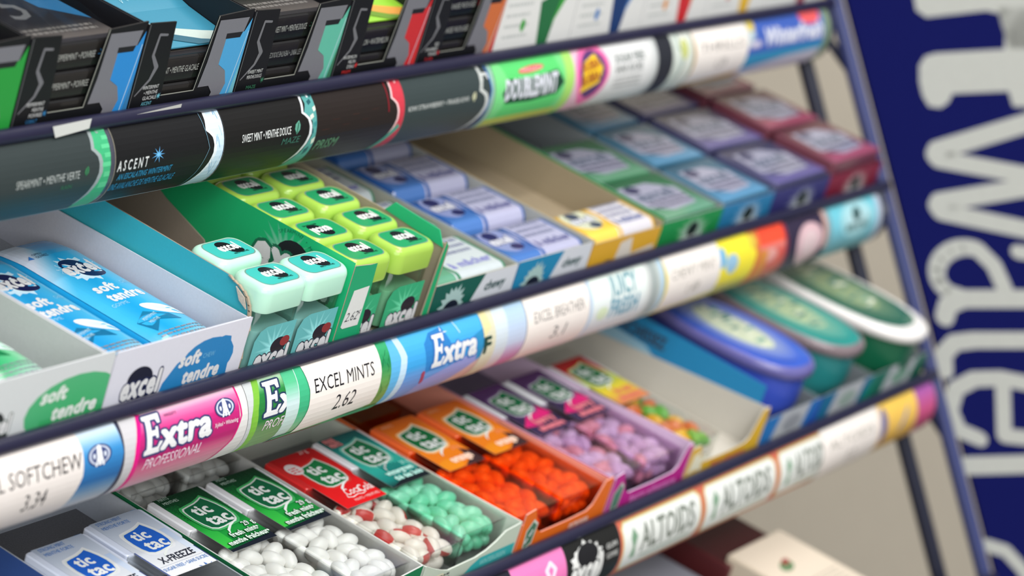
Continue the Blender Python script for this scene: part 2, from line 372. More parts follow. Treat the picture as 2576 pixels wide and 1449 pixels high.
def L_hubba(a, w, h):
    a.rect(0, 0, w, h, (226, 226, 224)); a.rect(0, 0, 20, h, (232, 190, 206)); a.ell(17, h * .52, 15.5, h * .50, (238, 112, 170), 0, 26); a.ell(17, h * .50, 12, h * .40, (92, 58, 110), 0, 26)
    a.poly([(8, 7), (23, 12), (26, h * .55), (20, h * .82), (9, h * .68), (7, h * .4)], (244, 200, 42)); a.text('HUBBA', 8, h * .5, 6.2, (168, 96, 40), w=16, rot=12, bold=.06); a.text('BUBBA', 8, h * .28, 6.2, (168, 96, 40), w=16, rot=12, bold=.06)
    a.text('SUGAR FREE', 38, h * .58, 6, (116, 124, 122), w=28, bold=.03); a.text('SANS SUCRE', 38, h * .40, 5, (130, 134, 132), w=26, bold=.03); a.lines(38, h * .3, 64, 3, 2.6, 1.1, (160, 162, 160)); a.grad(w - 8, 0, w, h, [(0, (226, 226, 224)), (1, (182, 186, 184))], 0)
def L_blackwhite(a, w, h):
    a.rect(0, 0, w, h, (44, 46, 52)); a.rect(w * .42, 0, w, h, (206, 214, 204)); five(a, w * .5, 0, 10, h, (120, 150, 140), 1.6, (224, 226, 214)); a.ell(w - 9, h * .62, 4, 8, (190, 196, 120))
def priced(l1, l2, col=PAPER, side=None, s=1.0, ink=INK, x0=0, x1=None, edge=None):
    def f(a, w, h):
        if edge: a.rect(0, 0, w, h, edge)
        if side: side(a, w, h)
        xa, xb = x0, x1 or w
        a.poly([(xa, 1.0), (xa + 2.2, h * .3), (xa + 2.4, h * .55), (xa, h), (xb, h), (xb + .6, h * .5), (xb, 3), ((xa + xb) / 2, 1.6)] if edge else [(xa, 0), (xb, 0), (xb, h), (xa, h)], col)
        m_ = (xa + xb) / 2 + .8
        a.text(l1, m_, h * .48, 8.2 * s, ink, w=(xb - xa) * .80, al='c'); a.text(l2, m_ + 1, h * .17, 7.6 * s, ink, w=14.5 * s, al='c', shear=.16)
    return f
def tooth(a, x, y, s):
    a.ell(x, y, s, s * .92, (52, 60, 110), 0, 24); a.ell(x, y, s * .86, s * .78, (196, 204, 220), 0, 24); a.ell(x, y, s * .70, s * .66, (60, 72, 120), 0, 24)
    a.stroke([(x, y - s * .75), (x, y + s * .1), (x, y + s * .7)], [s * .16, s * .46, s * .30], (236, 238, 240)); a.stroke([(x - s * .3, y - s * .8), (x - s * .12, y)], s * .14, (236, 238, 240)); a.stroke([(x + s * .3, y - s * .8), (x + s * .12, y)], s * .14, (236, 238, 240))
    a.ell(x + s * .45, y, s * .1, s * .22, (220, 226, 236)); a.ell(x - s * .45, y, s * .1, s * .22, (220, 226, 236))
def L_soft(a, w, h):
    a.grad(0, 0, w, h, [(0, (206, 206, 208)), (.25, (36, 100, 160)), (.6, (60, 140, 200)), (.85, (190, 214, 232)), (1, (232, 234, 236))]); a.poly([(w - 3, 0), (w, h * .5), (w - 2, h), (w, h), (w, 0)], (60, 62, 84))
    tooth(a, w - 13, h * .56, 6.5); a.poly([(0, 0), (w - 26, 0), (w - 22, h * .35), (w - 21.5, h * .7), (w - 23, h), (0, h)], (230, 222, 216))
    a.text('EXCEL SOFTCHEW', w - 22.5, h * .46, 8.6, INK, w=60, al='r'); a.text('3.34', w - 40, h * .15, 7.4, INK, w=12, al='r', shear=.12)
def extra(a, x, y, h, w, prof=None, ol=(58, 60, 110)):
    c = WHITE
    for q, (cc, g) in enumerate(((ol, h * .055), (c, 0))):     # slab-serif capital E
        X = lambda p: x + p * w * .27 + .12 * 0
        E_ = [(0, 0), (.86, 0), (1.0, .26), (.84, .26), (.72, .14), (.42, .14), (.46, .44), (.66, .44), (.68, .36), (.80, .36), (.84, .66), (.72, .66), (.70, .58), (.48, .58), (.52, .86), (.80, .86), (.86, .74), (1.0, .74), (1.04, 1.0), (.14, 1.0), (.12, .90), (.26, .86), (.14, .14), (0, .10)]
        P = [(X(a_), y + b_ * h) for a_, b_ in E_]
        if g:
            for k in range(8): a.poly([(u + g * math.cos(k * .785), v + g * math.sin(k * .785)) for u, v in P], cc)
        else: a.poly(P, cc)
    a.text('xtra', x + w * .25, y + h * .05, h * .66, c, w=w * .74, bold=.045, shear=.12, out=ol, ow=.05)
    if prof: a.text(prof, x + w * .03, y - h * .34, h * .23, (240, 220, 232), w=w * .86, shear=.3)
def L_pink(a, w, h):
    a.rect(0, 0, w, h, (218, 214, 212)); a.poly([(0, 0), (1.5, h * .4), (5, h), (9, h), (7, h * .6), (4.5, 0)], (190, 186, 188))
    a.grad(4, 0, w - 5, h, [(0, (226, 176, 186)), (.2, (206, 96, 134)), (.3, (176, 32, 104)), (.62, (200, 40, 122)), (.82, (228, 120, 170)), (.95, (240, 224, 230)), (1, (238, 236, 234))])
    a.poly([(4, 0), (3, 0), (8, h), (13, h), (8.5, h * .55), (7.5, 0)], (226, 20, 130)); a.poly([(0, h), (0, 0), (4.5, 0), (6, h * .5), (10.2, h)], (200, 198, 200))
    a.poly([(w - 14, 0), (w - 7, h * .2), (w - 3.6, h * .5), (w - 4.4, h), (w, h), (w, 0)], (222, 220, 216)); a.stroke([(w - 15, 0), (w - 7.5, h * .2), (w - 4, h * .5), (w - 5, h)], .9, (216, 20, 120))
    extra(a, 10.5, h * .36, 21, 39, 'PROFESSIONAL'); tooth(a, w - 13.5, h * .68, 6.0); a.text('Xylitol • Whitening', w - 13.5, h * .44, 2.2, (236, 220, 228), w=14, al='c', bold=.01); a.text('WRIGLEY\'S', 24, h * .80, 1.6, (90, 40, 90), w=7)
def L_greenex(a, w, h):
    a.rect(0, 0, w, h, (214, 214, 210)); a.poly([(0, 0), (0, h), (5.5, h), (3, 0)], (200, 204, 204)); a.poly([(3, 0), (2.0, h * .4), (6, h), (11, h), (7, h * .4), (7, 0)], (120, 182, 62))
    a.grad(6, 0, w, h, [(0, (132, 168, 112)), (.25, (96, 140, 84)), (.32, (44, 120, 56)), (.7, (40, 132, 62)), (.86, (150, 200, 150)), (1, (226, 230, 224))]); a.poly([(3, 0), (2.6, h * .5), (6.5, h), (10, h), (6.2, h * .5), (6.6, 0)], (126, 188, 64))
    extra(a, 9.5, h * .36, 20, 40, 'PROFESSIONAL', (40, 60, 90))
def mintside(a, w, h):
    a.grad(0, 0, w, h, [(0, (160, 196, 150)), (.3, (64, 178, 128)), (1, (70, 186, 136))]); a.grad(0, 0, 8, h, [(0, (196, 222, 210)), (.45, (204, 226, 226)), (.75, (90, 190, 140)), (1, (70, 182, 130))]); a.rect(8, 0, 8.35, h, (214, 232, 226))
    a.grad(w - 10, 0, w, h, [(0, (128, 150, 72)), (.35, (100, 160, 84)), (.6, (40, 140, 84)), (1, (72, 186, 128))])
    rnd = random.Random(6)
    for i in range(16): x = w - rnd.uniform(1, 9); y = rnd.uniform(4, h * .75); a.stroke([(x, y), (x + rnd.uniform(-2, 2), y + rnd.uniform(2, 5))], .2, (26, 110, 70))
    a.rect(0, 0, w, 1.6, (58, 160, 106)); a.rect(0, 0, w * .5, .6, (110, 40, 50))
def L_blue(a, w, h):
    a.grad(0, 0, w, h, [(0, (120, 150, 214)), (.3, (96, 156, 220)), (.4, (62, 160, 222)), (1, (84, 184, 236))]); a.poly([(0, 0), (6, h * .3), (7, h * .6), (2, h), (8, h), (12, h * .6), (10, 0)], (196, 222, 240)); a.poly([(0, 0), (0, h), (4, h), (7.5, h * .6), (5, 0)], (96, 180, 228))
    a.poly([(26, h * .25), (25, h * .7), (30, h * .86), (40, h * .9), (46, h * .5), (36, h * .3)], (48, 128, 196)); a.star(39, h * .80, 4.5, .9, 4, WHITE); a.poly([(64, h * .2), (62, h * .6), (72, h * .7), (76, h * .3)], (48, 140, 190))
    a.poly([(26, h * .14), (40, h * .22), (w - 14, h * .36), (w - 12, 0), (20, 0)], (150, 156, 214)); a.poly([(48, 0), (w - 8, 10), (w - 4, 0)], (214, 178, 170)); a.stroke([(25, h * .26), (26, h * .15)], 2.6, (166, 70, 96)); a.stroke([(48, h), (52, h * .72)], .7, (190, 226, 246))
    extra(a, 30, h * .30, 20, 34, None, (60, 120, 190)); a.poly([(w - 12, 0), (w - 9, h * .4), (w - 10, h), (w, h), (w, 0)], (216, 212, 184)); a.poly([(w - 9, h * .5), (w - 3, h * .65), (w - 5, h), (w - 9, h)], (226, 214, 160)); a.text('F', w - 8.5, h * .28, 9, (40, 70, 60), bold=.05)
def L_pale(a, w, h):
    a.grad(0, 0, w, h, [(0, (226, 214, 216)), (.3, (206, 216, 224)), (1, (210, 224, 230))]); a.grad(w * .4, 0, w, h, [(0, (206, 120, 170)), (.3, (196, 206, 228)), (1, (170, 202, 224))])
def L_iceb(a, w, h):
    a.grad(0, 0, w, h, [(0, (214, 218, 222)), (.5, (228, 236, 232)), (1, (226, 236, 226))]); a.rect(0, 0, 2.5, h, (188, 208, 228)); a.text('JUICY', 19, h * .52, 14, (120, 162, 172), w=24, bold=.04); a.text('FRESH', 19, h * .20, 10, (110, 158, 176), w=26, bold=.04, shear=.1)
    a.grad(w - 17, 0, w - 3, h, [(0, (220, 222, 218)), (.5, (150, 160, 158)), (1, (196, 204, 198))], 0); a.rect(w - 4, 0, w, h, (178, 204, 220)); a.ell(12, h * .3, 5, 4, (212, 226, 190))
def L_yel(a, w, h):
    a.rect(0, 0, w, h, (240, 224, 60)); a.rect(0, 0, w, 5, (200, 192, 80)); a.ell(12, h * .45, 6.5, 7, (150, 190, 214)); a.ell(2, h * .6, 4, 8, (110, 176, 214)); a.poly([(w - 12, h), (w - 4, h * .5), (w - 8, 0), (w, 0), (w, h)], (214, 120, 60)); a.ell(w - 7, h * .75, 3.5, 6, (214, 190, 70))
def L_red(a, w, h):
    a.grad(0, 0, w, h, [(0, (206, 110, 90)), (.4, (214, 90, 80)), (.55, (224, 130, 120)), (.62, (238, 84, 56)), (1, (236, 76, 50))]); a.ell(10, h * .38, 9, 5, (226, 160, 150)); a.rect(0, 0, 8, h * .5, (214, 140, 60)); a.rect(w - 3, 0, w, h, (130, 40, 60))
def L_pinkd(a, w, h):
    a.rect(0, 0, w, h, (52, 44, 66)); a.ell(w * .5, h * .40, 15, 15, (214, 178, 184)); a.ell(w * .5, h * .40, 9, 9, (222, 196, 198)); a.rect(w - 9, h * .2, w - 4, h, (196, 160, 150)); a.rect(w - 4, 0, w, h, (120, 160, 170))
def L_teal(a, w, h):
    a.grad(0, 0, w, h, [(0, (110, 160, 170)), (.5, (120, 196, 212)), (1, (104, 192, 206))]); a.ell(w * .5, h * .58, 20, 15, (196, 220, 222), edge=(150, 206, 214)); a.ell(w * .5, h * .66, 5, 6, (52, 84, 84)); a.text('excel', w * .5, h * .36, 7, (90, 120, 120), w=26, al='c', bold=.05); a.rect(w - 6, 0, w, h, (180, 190, 206))
def L_blueN(a, w, h):
    a.rect(0, 0, w, h, (66, 96, 176)); a.poly([(0, 0), (w, 0), (w, h * .28), (0, h * .2)], (206, 206, 220)); a.poly([(0, h * .05), (w * .5, h * .16), (w, h * .2), (w, h * .32), (0, h * .28)], (52, 146, 190)); a.poly([(0, h), (0, h * .4), (8, h * .6), (9, h)], (180, 196, 200)); a.ell(5, h * .85, 4, 5, (214, 190, 70))
    a.text('Winterfresh', 20, h * .40, 13, (214, 216, 226), w=66, bold=.05, shear=.15); a.ell(w - 22, h * .88, 12, 8, (232, 96, 96)); a.rect(w - 7, 0, w, h, (128, 150, 120)); a.text('new', 3, h * .4, 7, (214, 206, 220), w=11, bold=.05)
slabel(1, 590, 795, 'dark grey-green spearmint shelf label with a mint green edge, leftmost on the upper rail', L_spear, h0=.1)
slabel(1, 797.5, 862.5, 'black wintermint shelf label with a blue snowflake and a white figure 5', L_ascent)
slabel(1, 862.9, 923.4, 'black SWEET MINT shelf label with a teal crystal edge', L_sweet, h0=.25)
slabel(1, 923.8, 986.6, 'dark brown shelf label with a red-edged figure 5', L_prism)
slabel(1, 987, 1058, 'dark grey kiwi strawberry shelf label left of the green one', L_berry)
slabel(1, 1058.4, 1127, 'light green shelf label with white lettering on a dark band', L_double, h0=.25)
slabel(1, 1127.4, 1206.5, 'white shelf label with a pink disc and yellow lettering', L_hubba)
slabel(1, 1207, 1243, 'narrow black and white shelf label left of the upper beige price tag', L_blackwhite)
slabel(1, 1243.4, 1302, 'beige price tag between a black label and a blue label on the upper rail', priced('THRILLS', '1.59', s=.8, ink=(120, 116, 112), edge=(206, 170, 110)), 'price_tag', 'price tag', .25)
slabel(1, 1302.4, 1398, 'blue shelf label with white lettering and a red spot, rightmost on the upper rail', L_blueN)
slabel(2, 590, 756.5, 'white soft chew price tag beside a blue tooth emblem, leftmost on the middle rail', L_soft, 'price_tag', 'price tag')
slabel(2, 757, 829, 'bright pink shelf label with large white lettering', L_pink)
slabel(2, 829.4, 853.5, 'green shelf label whose white lettering is cut off by the mints price tag', L_greenex)
slabel(2, 853.2, 924, 'white price tag for mints reading 2.62 on a green label', priced('EXCEL MINTS', '2.62', side=mintside, edge=(72, 186, 136), x0=12.5, x1=63), 'price_tag', 'price tag', .3)
slabel(2, 924.2, 1003, 'sky blue shelf label with large white lettering', L_blue)
slabel(2, 1003.3, 1028.5, 'narrow pale lilac shelf label right of the sky blue one', L_pale)
slabel(2, 1028.8, 1082.5, 'beige price tag between the lilac label and the icy white label', priced('EXCEL BREATHER', '3.1', ink=(110, 106, 104), s=.9), 'price_tag', 'price tag', .25)
slabel(2, 1083, 1152, 'icy white shelf label with blue-grey lettering', L_iceb)
slabel(2, 1152.4, 1208, 'beige price tag left of the yellow label', priced('CHEWY MINT', '1.49', ink=(140, 136, 126), s=.85, edge=(226, 206, 70)), 'price_tag', 'price tag', .25)
slabel(2, 1208.4, 1250.6, 'yellow shelf label with pale blue spots', L_yel)
slabel(2, 1251, 1281.6, 'orange-red shelf label right of the yellow one', L_red)
slabel(2, 1282, 1332, 'dark shelf label with a pale pink disc', L_pinkd)
slabel(2, 1332.4, 1394, 'light teal shelf label with a dark spot, rightmost on the middle rail', L_teal)
def L_breast(a, w, h):
    a.grad(0, 0, w, h, [(0, (222, 110, 170)), (1, (234, 130, 186))]); a.stroke([(w - 20, 6), (w - 13, 17), (w - 9, 25), (w - 12, 30), (w - 16, 26), (w - 13, 17), (w - 7, 6)], 2.6, (244, 214, 230))
def L_blackx(a, w, h):
    a.rect(0, 0, w, h, (34, 34, 32)); a.star(17, h * .5, 15, 12, 16, (226, 226, 222)); a.ell(18, h * .62, 9, 8, (32, 32, 34)); a.text('excel', 17, h * .18, 15, (232, 232, 228), w=26, al='c', bold=.06, out=(30, 30, 30)); a.text('GUM', w - 12, h * .56, 3.4, (180, 180, 176), w=9, bold=.03); a.text('GOMME', w - 12, h * .40, 3.4, (180, 180, 176), w=9.5, bold=.03)
def L_alt(a, w, h):
    a.rect(0, 0, w, h, (206, 108, 84)); a.poly([(4, 3), (w - 4, 3), (w - 1.5, 8), (w - 1.5, h - 9), (w - 5, h - 4.5), (5, h - 4.5), (2, h - 9), (2, 8)], (204, 192, 120)); a.poly([(4.5, 4), (w - 4.5, 4), (w - 2.5, 9), (w - 2.5, h - 10), (w - 6, h - 6), (5.5, h - 6), (3, h - 10), (3, 9)], (224, 226, 220))
    a.poly([(9, 9), (14, 9), (13, 16), (15.5, 22), (12, 29), (9.5, 22), (11, 16)], (120, 156, 126)); a.text('ALTOIDS', 19, h * .28, 17, (126, 132, 122), w=w - 27, bold=.03); a.lines(20, h * .18, w - 10, 1, 2, 1.2, (140, 160, 130))
def L_fruit(a, w, h):
    a.grad(0, 0, w, h, [(0, (196, 150, 60)), (.4, (236, 190, 90)), (1, (240, 200, 90))]); a.ell(8, h * .5, 4, 14, (110, 110, 150)); a.poly([(26, h * .2), (32, h * .34), (40, h * .72), (34, h * .56)], (70, 130, 196)); a.rect(0, 0, 4, h, (226, 206, 190))
def L_purp(a, w, h):
    a.grad(0, 0, w, h, [(0, (150, 60, 90)), (.4, (206, 86, 130)), (1, (150, 90, 170))])
slabel(3, 590, 968, 'dark shelf label on the lower rail left of the pink one', lambda a, w, h: a.rect(0, 0, w, h, (40, 40, 52)))
slabel(3, 968.5, 1011, 'pink shelf label with a white ribbon on the lower rail', L_breast, h0=.25)
slabel(3, 1011.5, 1057.5, 'black shelf label with a white burst and oval on the lower rail', L_blackx)
slabel(3, 1058, 1135, 'white peppermint tin label with a red border, leftmost of three on the lower rail', L_alt)
slabel(3, 1135.3, 1212, 'white peppermint tin label with a red border, middle of three on the lower rail', L_alt)
slabel(3, 1212.3, 1275, 'white peppermint tin label with a red border, partly under a beige tag', L_alt)
slabel(3, 1262, 1328, 'beige price tag right of the peppermint tin labels on the lower rail', priced('ALTOIDS', '3.2', ink=(150, 146, 134), s=.8), 'price_tag', 'price tag', .5)
slabel(3, 1328.3, 1378, 'golden yellow shelf label with a blue slash on the lower rail', L_fruit)
slabel(3, 1378.3, 1402, 'purple and pink shelf label at the right end of the lower rail', L_purp)

# ---------------------------------------------------------------- logos
def excel(a, x, y, s, spark=None, edge=None, flip=False, dk=(20, 24, 46), txt=WHITE, ol=None):
    """s: half width of the word"""
    k = -1 if flip else 1
    if spark: a.star(x, y, s * 1.18, s * .92, 18, spark, edge or spark, sy_=.82)
    a.ell(x - .12 * s * k, y + .30 * s * k, s * .62, s * .46, dk, -12, 26); a.ell(x + .28 * s * k, y - .34 * s * k, s * .62, s * .36, dk, -12, 24)
    a.text('excel', x, y - .26 * s * k, s * .74, txt, w=s * 1.75, al='c', bold=.05, rot=0 if not flip else 180, shear=.02, out=ol, ow=.05)
def tictac(a, x, y, s, g=(24, 110, 62), halo=None):
    """s: half width of the leaf badge"""
    def bl(k, c):
        P = [(-.84, .74), (-.45, .80), (0, .86), (.36, .96), (.66, 1.08), (.80, .78), (.92, .44), (.99, .02), (.96, -.42), (.84, -.70), (.62, -.88), (.2, -.92), (-.2, -.98), (-.58, -.98), (-.84, -.84), (-.97, -.50), (-1.02, -.05), (-1.0, .36), (-.95, .60)]
        a.poly([(x + p * s * k, y + q * s * k) for p, q in P], c)
    if halo: bl(1.18, halo)
    bl(1.06, (214, 222, 216)); bl(.98, g)
    a.stroke([(x + .80 * s, y - .80 * s), (x + .1 * s, y - 1.05 * s), (x - .30 * s, y - 1.30 * s), (x - .42 * s, y - 1.5 * s)], [s * .05, s * .10, s * .12, s * .04], (226, 232, 228))
    a.text('tic', x - .14 * s, y + .06 * s, s * .66, (232, 236, 234), w=s * .98, al='c', bold=.035); a.text('tac', x + .06 * s, y - .76 * s, s * .72, (232, 236, 234), w=s * 1.30, al='c', bold=.035)

# ---------------------------------------------------------------- cartons
def carton(k, u0, u1, v1, label, out, inn, hl, hr, hf, floor=None, front=None, left=None, v0=1.0, hb=None, name='display_carton', fprof=None, rprof=None, t=.7, lout=None, lprof=None):
    """open tray: hl hr side heights as (front, back), hf front height (or fprof outline), base at the tray"""
    th = thing(name, label, 'carton', k, u0, v0, -6.1); W_ = u1 - u0; D = v1 - v0; hb = hb or hl[1]
    b = MB(); b.box(0, W_, 0, D, 0, t, [out, out, out, out, out, floor or inn]); b.build('base', 'kraft' if floor else 'card', th)
    b = MB(); P = lprof or [(0, t), (D, t), (D, hl[1]), (0, hl[0])]; b.slab(P, 0, t, [lout or out, inn, inn]); b.build('side_wall', 'card', th)
    b = MB(); P = rprof or [(0, t), (D, t), (D, hr[1]), (0, hr[0])]; b.slab(P, W_ - t, W_, [inn, out, inn]); b.build('side_wall', 'card', th)
    b = MB(); P = fprof or [(t, t), (W_ - t, t), (W_ - t, hf), (t, hf)]; b.slab(P, 0, t, [out, inn, inn], 'y'); fw = b.build('front_wall', 'card', th)
    b = MB(); b.box(t, W_ - t, D - t, D, t, hb, [out, out, inn, out, out, inn]); b.build('back_wall', 'card', th)
    if front:
        a = Art(0, 0, W_, hf); front(a, W_, hf); a.build('front_print', plane((0, -.02, 0), (1, 0, 0), (0, 0, 1)), th)
    if left:
        a = Art(-D, 0, 0, max(hl)); left(a, D, max(hl)); a.build('side_print', plane((-.02, 0, 0), (0, -1, 0), (0, 0, 1)), th)
    return th
# ---- mints
def settle(n, hx, hy, hz, seed):
    rnd = random.Random(seed); M = []
    for i in range(n): M.append([Vector((rnd.uniform(-hx + 5, hx - 5), rnd.uniform(4, hy - 4), 4 + i * hz * 1.6 / n)), rnd.uniform(0, math.pi), rnd.uniform(-.25, .25)])
    r, e = 3.5, 1.75
    for it in range(90):
        for q in M: q[0].z -= .25
        S = [[(q[0] + sg * e * Vector((math.cos(q[1]) * math.cos(q[2]), math.sin(q[1]) * math.cos(q[2]), math.sin(q[2])))) for sg in (-1, 1)] for q in M]
        for i in range(n):
            for j in range(i + 1, n):
                if (M[i][0] - M[j][0]).length > 10: continue
                for a in (0, 1):
                    for c in (0, 1):
                        d = S[j][c] - S[i][a]; l = d.length
                        if l < 2 * r and l > 1e-4:
                            d *= (2 * r - l) / l * .3; M[i][0] -= d; M[j][0] += d
        for q in M:
            q[0].x = max(-hx + r + e * abs(math.cos(q[1])), min(hx - r - e * abs(math.cos(q[1])), q[0].x)); q[0].y = max(r + e * abs(math.sin(q[1])), min(hy - r, q[0].y)); q[0].z = max(r, min(hz - r, q[0].z))
    return M
SETS = [sorted(settle(52, 15.4, 46, 14.6, sd), key=lambda q: -q[0].z - (.3 if q[0].y < 8 else 0)) for sd in (5, 9)]
def mint_proto(col, col2=None):
    b = MB(); n = 14; rings = []
    for i in range(1, 9):
        ph = -math.pi / 2 + math.pi * i / 9; rings.append([(5.3 * math.sin(ph), 3.5 * math.cos(ph) * math.cos(t), 3.4 * math.cos(ph) * math.sin(t)) for t in [2 * math.pi * j / n for j in range(n)]])
    b.loft(rings, col)
    if col2:
        b.c = [[col2] * len(f) if any(b.v[i][1] > 2.4 and abs(b.v[i][0]) < 4 and -1.6 < b.v[i][2] < 2.2 for i in f) else c for f, c in zip(b.f, b.c)]
    return b
MINTM = {}
NIND = 33
def mint_m(i, p, a, tlt, two): return Matrix.Translation(Vector((p.x, p.y + 1.4, p.z + 1.2)) * .001) @ Matrix.Rotation(a, 4, 'Z') @ Matrix.Rotation(-tlt, 4, 'Y') @ Matrix.Rotation(i * 2.4 if two else 0, 4, 'X')
def fill_mints(t, key, cols, lab, group, si, shade=False):
    low = MB()
    for i, (p, a, tlt) in enumerate(SETS[si]):
        cc = cols[i % len(cols)]; kc = (key, i % len(cols)); mm_ = mint_m(i, p, a, tlt, len(cc) > 1)
        if i >= NIND or shade:
            q = mint_proto(*cc); o = len(low.v); low.v += [tuple(x * 1000 for x in mm_ @ Vector((v[0] * .001, v[1] * .001, v[2] * .001))) for v in q.v]
            low.f += [[o + z for z in f] for f in q.f]; low.c += q.c; low.sm += q.sm; continue
        if kc not in MINTM:
            ob = mint_proto(*cc).build('mint', 'mint'); MINTM[kc] = ob.data
        else:
            ob = bpy.data.objects.new('mint', MINTM[kc]); SC.collection.objects.link(ob)
        ob.matrix_world = t.matrix_basis @ mm_
        ob['label'] = lab; ob['category'] = 'mint'; ob['group'] = group
    low.build('loose_mints', 'mint', t)['kind'] = 'stuff'
PH = 16.6
def mint_box(k, u, v, label, lab=None, clear='clear', mints=None, mlab=None, mset=0, cap=(228, 228, 232), rz=0, w=-5.2, top=None):
    """flat clear mint box, 33.4 wide, 82 long, lying label up; u = left side, v = front end"""
    t = thing('mint_box', label, 'mint box', k, u + 16.7, v, w, rz=rz)
    b = MB()
    for z0, z1 in ((0, .8), (PH - .8, PH)): b.box(-16.7, 16.7, 0, 59, z0, z1, WHITE)
    b.box(-16.7, -15.7, 0, 59, .8, PH - .8, WHITE); b.box(15.7, 16.7, 0, 59, .8, PH - .8, WHITE); b.box(-15.7, 15.7, 0, 1, .8, PH - .8, WHITE)
    b.build('clear_body', clear, t)
    b = MB(); b.loft([rr(0, 70.5, 16.7, 11.5, 1.5, 0), rr(0, 70.5, 16.9, 11.7, 1.6, .6), rr(0, 70.5, 16.9, 11.7, 1.6, PH - .4), rr(0, 70.5, 16.4, 11.3, 1.4, PH + .1)], cap, sm=False); b.build('cap', 'plastic', t)
    if lab:
        a = Art(-13.2, 40, 15.0, 83.2); lab(a)
        def mp(x, y, h):
            return (x, y, PH + .15 + h) if y < 81.9 else (x, 82.25 + h, PH + .15 - (y - 81.9))
        a.build('printed_label', mp, t, 'film', [81.9])
        b = MB(); b.box(-13.1, 14.9, 40.1, 81.9, PH + .02, PH + .14, (180, 180, 180)); b.build('label_backing', 'print', t)
    if mints: fill_mints(t, mints[0], mints[1], *(mlab or ('', '')), mset, mlab is None)
    return t
def lab_green(a):
    a.grad(-14, 40, 16, 84, [(0, (20, 50, 36)), (.06, (18, 90, 48)), (.25, (30, 150, 60)), (.45, (20, 126, 56)), (.75, (14, 84, 44)), (1, (12, 52, 34))]); a.grad(-14, 43, -6, 76, [(0, (60, 190, 70)), (.5, (36, 160, 64)), (1, (14, 90, 46))])
    a.poly([(-14, 40), (16, 40), (16, 44), (10, 43), (-14, 41.4)], (26, 32, 44))
    for i in range(22): a.lines(-12 + (i % 2) * .8, 81 - i * .8, 15, 1, 1, .16, (12, 60, 36), i)
    tictac(a, 1.4, 64.5, 9.6, (16, 98, 62), (66, 170, 96)); a.text('MINTS', -11.5, 80, 1.7, (190, 214, 200), w=6); a.text('MENTHES', -11.5, 77.2, 1.7, (190, 214, 200), w=9)
    a.text('29 g', 14.2, 51.2, 2.8, (220, 232, 224), w=6.4, al='r', bold=.02, out=(14, 70, 44)); a.text('fresh mint•', 12.6, 47.2, 2.9, (224, 238, 228), w=17, al='r', bold=.035, out=(12, 84, 44), ow=.07); a.text('menthe fraîcheur•', 14.6, 43.0, 2.9, (224, 238, 228), w=25, al='r', bold=.035, out=(12, 84, 44), ow=.07)
def lab_coke(a):
    a.grad(-14, 40, 16, 84, [(0, (222, 30, 34)), (.6, (214, 28, 30)), (1, (176, 18, 24))]); tictac(a, 2.0, 64.5, 9.4, (28, 120, 66), (206, 60, 50)); a.ell(-8.5, 72.5, 4.6, 4.2, (226, 214, 214)); a.lines(-11.4, 73, -5.4, 3, 1.5, .7, (214, 60, 60))
    a.text('29 g', 11, 80, 2.4, (240, 200, 196), w=5.6, bold=.01, al='r'); a.text('Coca', 6.4, 47.0, 4.4, (244, 232, 230), w=9.5, al='r', shear=.35, bold=.01); a.text('Cola', 14.6, 46.4, 4.6, (244, 232, 230), w=8.6, al='r', shear=.35, bold=.01)
    a.stroke([(-3.6, 48), (-4.8, 46), (-2, 45.2), (2, 46), (5, 45.3), (8, 46)], [.25, .5, .55, .4, .5, .2], (244, 232, 230)); a.text('MINTS • MENTHES', 13.2, 42.3, 1.5, (246, 206, 204), w=17, al='r')
def lab_teal(a):
    a.grad(-14, 40, 16, 84, [(0, (24, 44, 46)), (.12, (30, 130, 122)), (.4, (52, 176, 160)), (.8, (26, 120, 116)), (1, (18, 84, 86))]); a.poly([(-14, 40), (16, 40), (16, 47), (0, 44)], (26, 34, 40)); tictac(a, 1.2, 65.5, 9.4, (24, 112, 70), (110, 196, 176))
    for i in range(6): a.rect(-4 + i * 2.2, 50, -3 + i * 2.2, 56 - i * .4, (20, 96, 96))
    a.text('wintergreen', 12.4, 47.4, 3.0, (190, 240, 228), w=19, al='r', bold=.05, out=(20, 80, 76)); a.text('thé des bois', 13.4, 43, 3.0, (190, 240, 228), w=19, al='r', bold=.05, out=(20, 80, 76)); a.text('29 g', 9, 51.5, 2.2, (180, 226, 216), w=5); a.text('FREE', -11, 78.4, 2.6, (230, 150, 150), w=7, bold=.05, out=(180, 60, 60)); a.text('MINTS', -11, 75, 2.6, (230, 150, 150), w=7.6, bold=.05, out=(180, 60, 60))
def lab_orange(a):
    a.grad(-14, 40, 16, 84, [(0, (224, 120, 30)), (.5, (240, 132, 30)), (1, (214, 96, 24))]); a.poly([(0, 40), (16, 40), (16, 48), (10, 52), (8, 44)], (64, 44, 46)); a.ell(-6, 44, 8, 4, (232, 140, 30)); tictac(a, .6, 65, 9.6, (22, 108, 58), (240, 190, 130))
    a.text('orange', 11.5, 44.2, 4.2, (250, 214, 190), w=15, al='r', bold=.07); a.text('29g', 6, 52, 2.6, (240, 150, 110), w=6); a.text('MINTS', -11, 78.6, 1.8, (246, 180, 130), w=8)
def lab_berry(a):
    a.grad(-14, 40, 16, 84, [(0, (66, 50, 84)), (.5, (52, 40, 72)), (1, (96, 50, 110))]); a.poly([(-14, 48), (2, 58), (12, 60), (15, 52), (4, 50), (-2, 46)], (222, 40, 120)); tictac(a, 1.2, 66, 9.6, (26, 108, 66), (120, 90, 140))
    a.text('berry', 12, 47.4, 4.2, (236, 130, 140), w=16, al='r', bold=.06, out=(70, 50, 80)); a.text('adventure', 12.6, 42.2, 3.6, (236, 130, 140), w=20, al='r', bold=.06, out=(70, 50, 80))
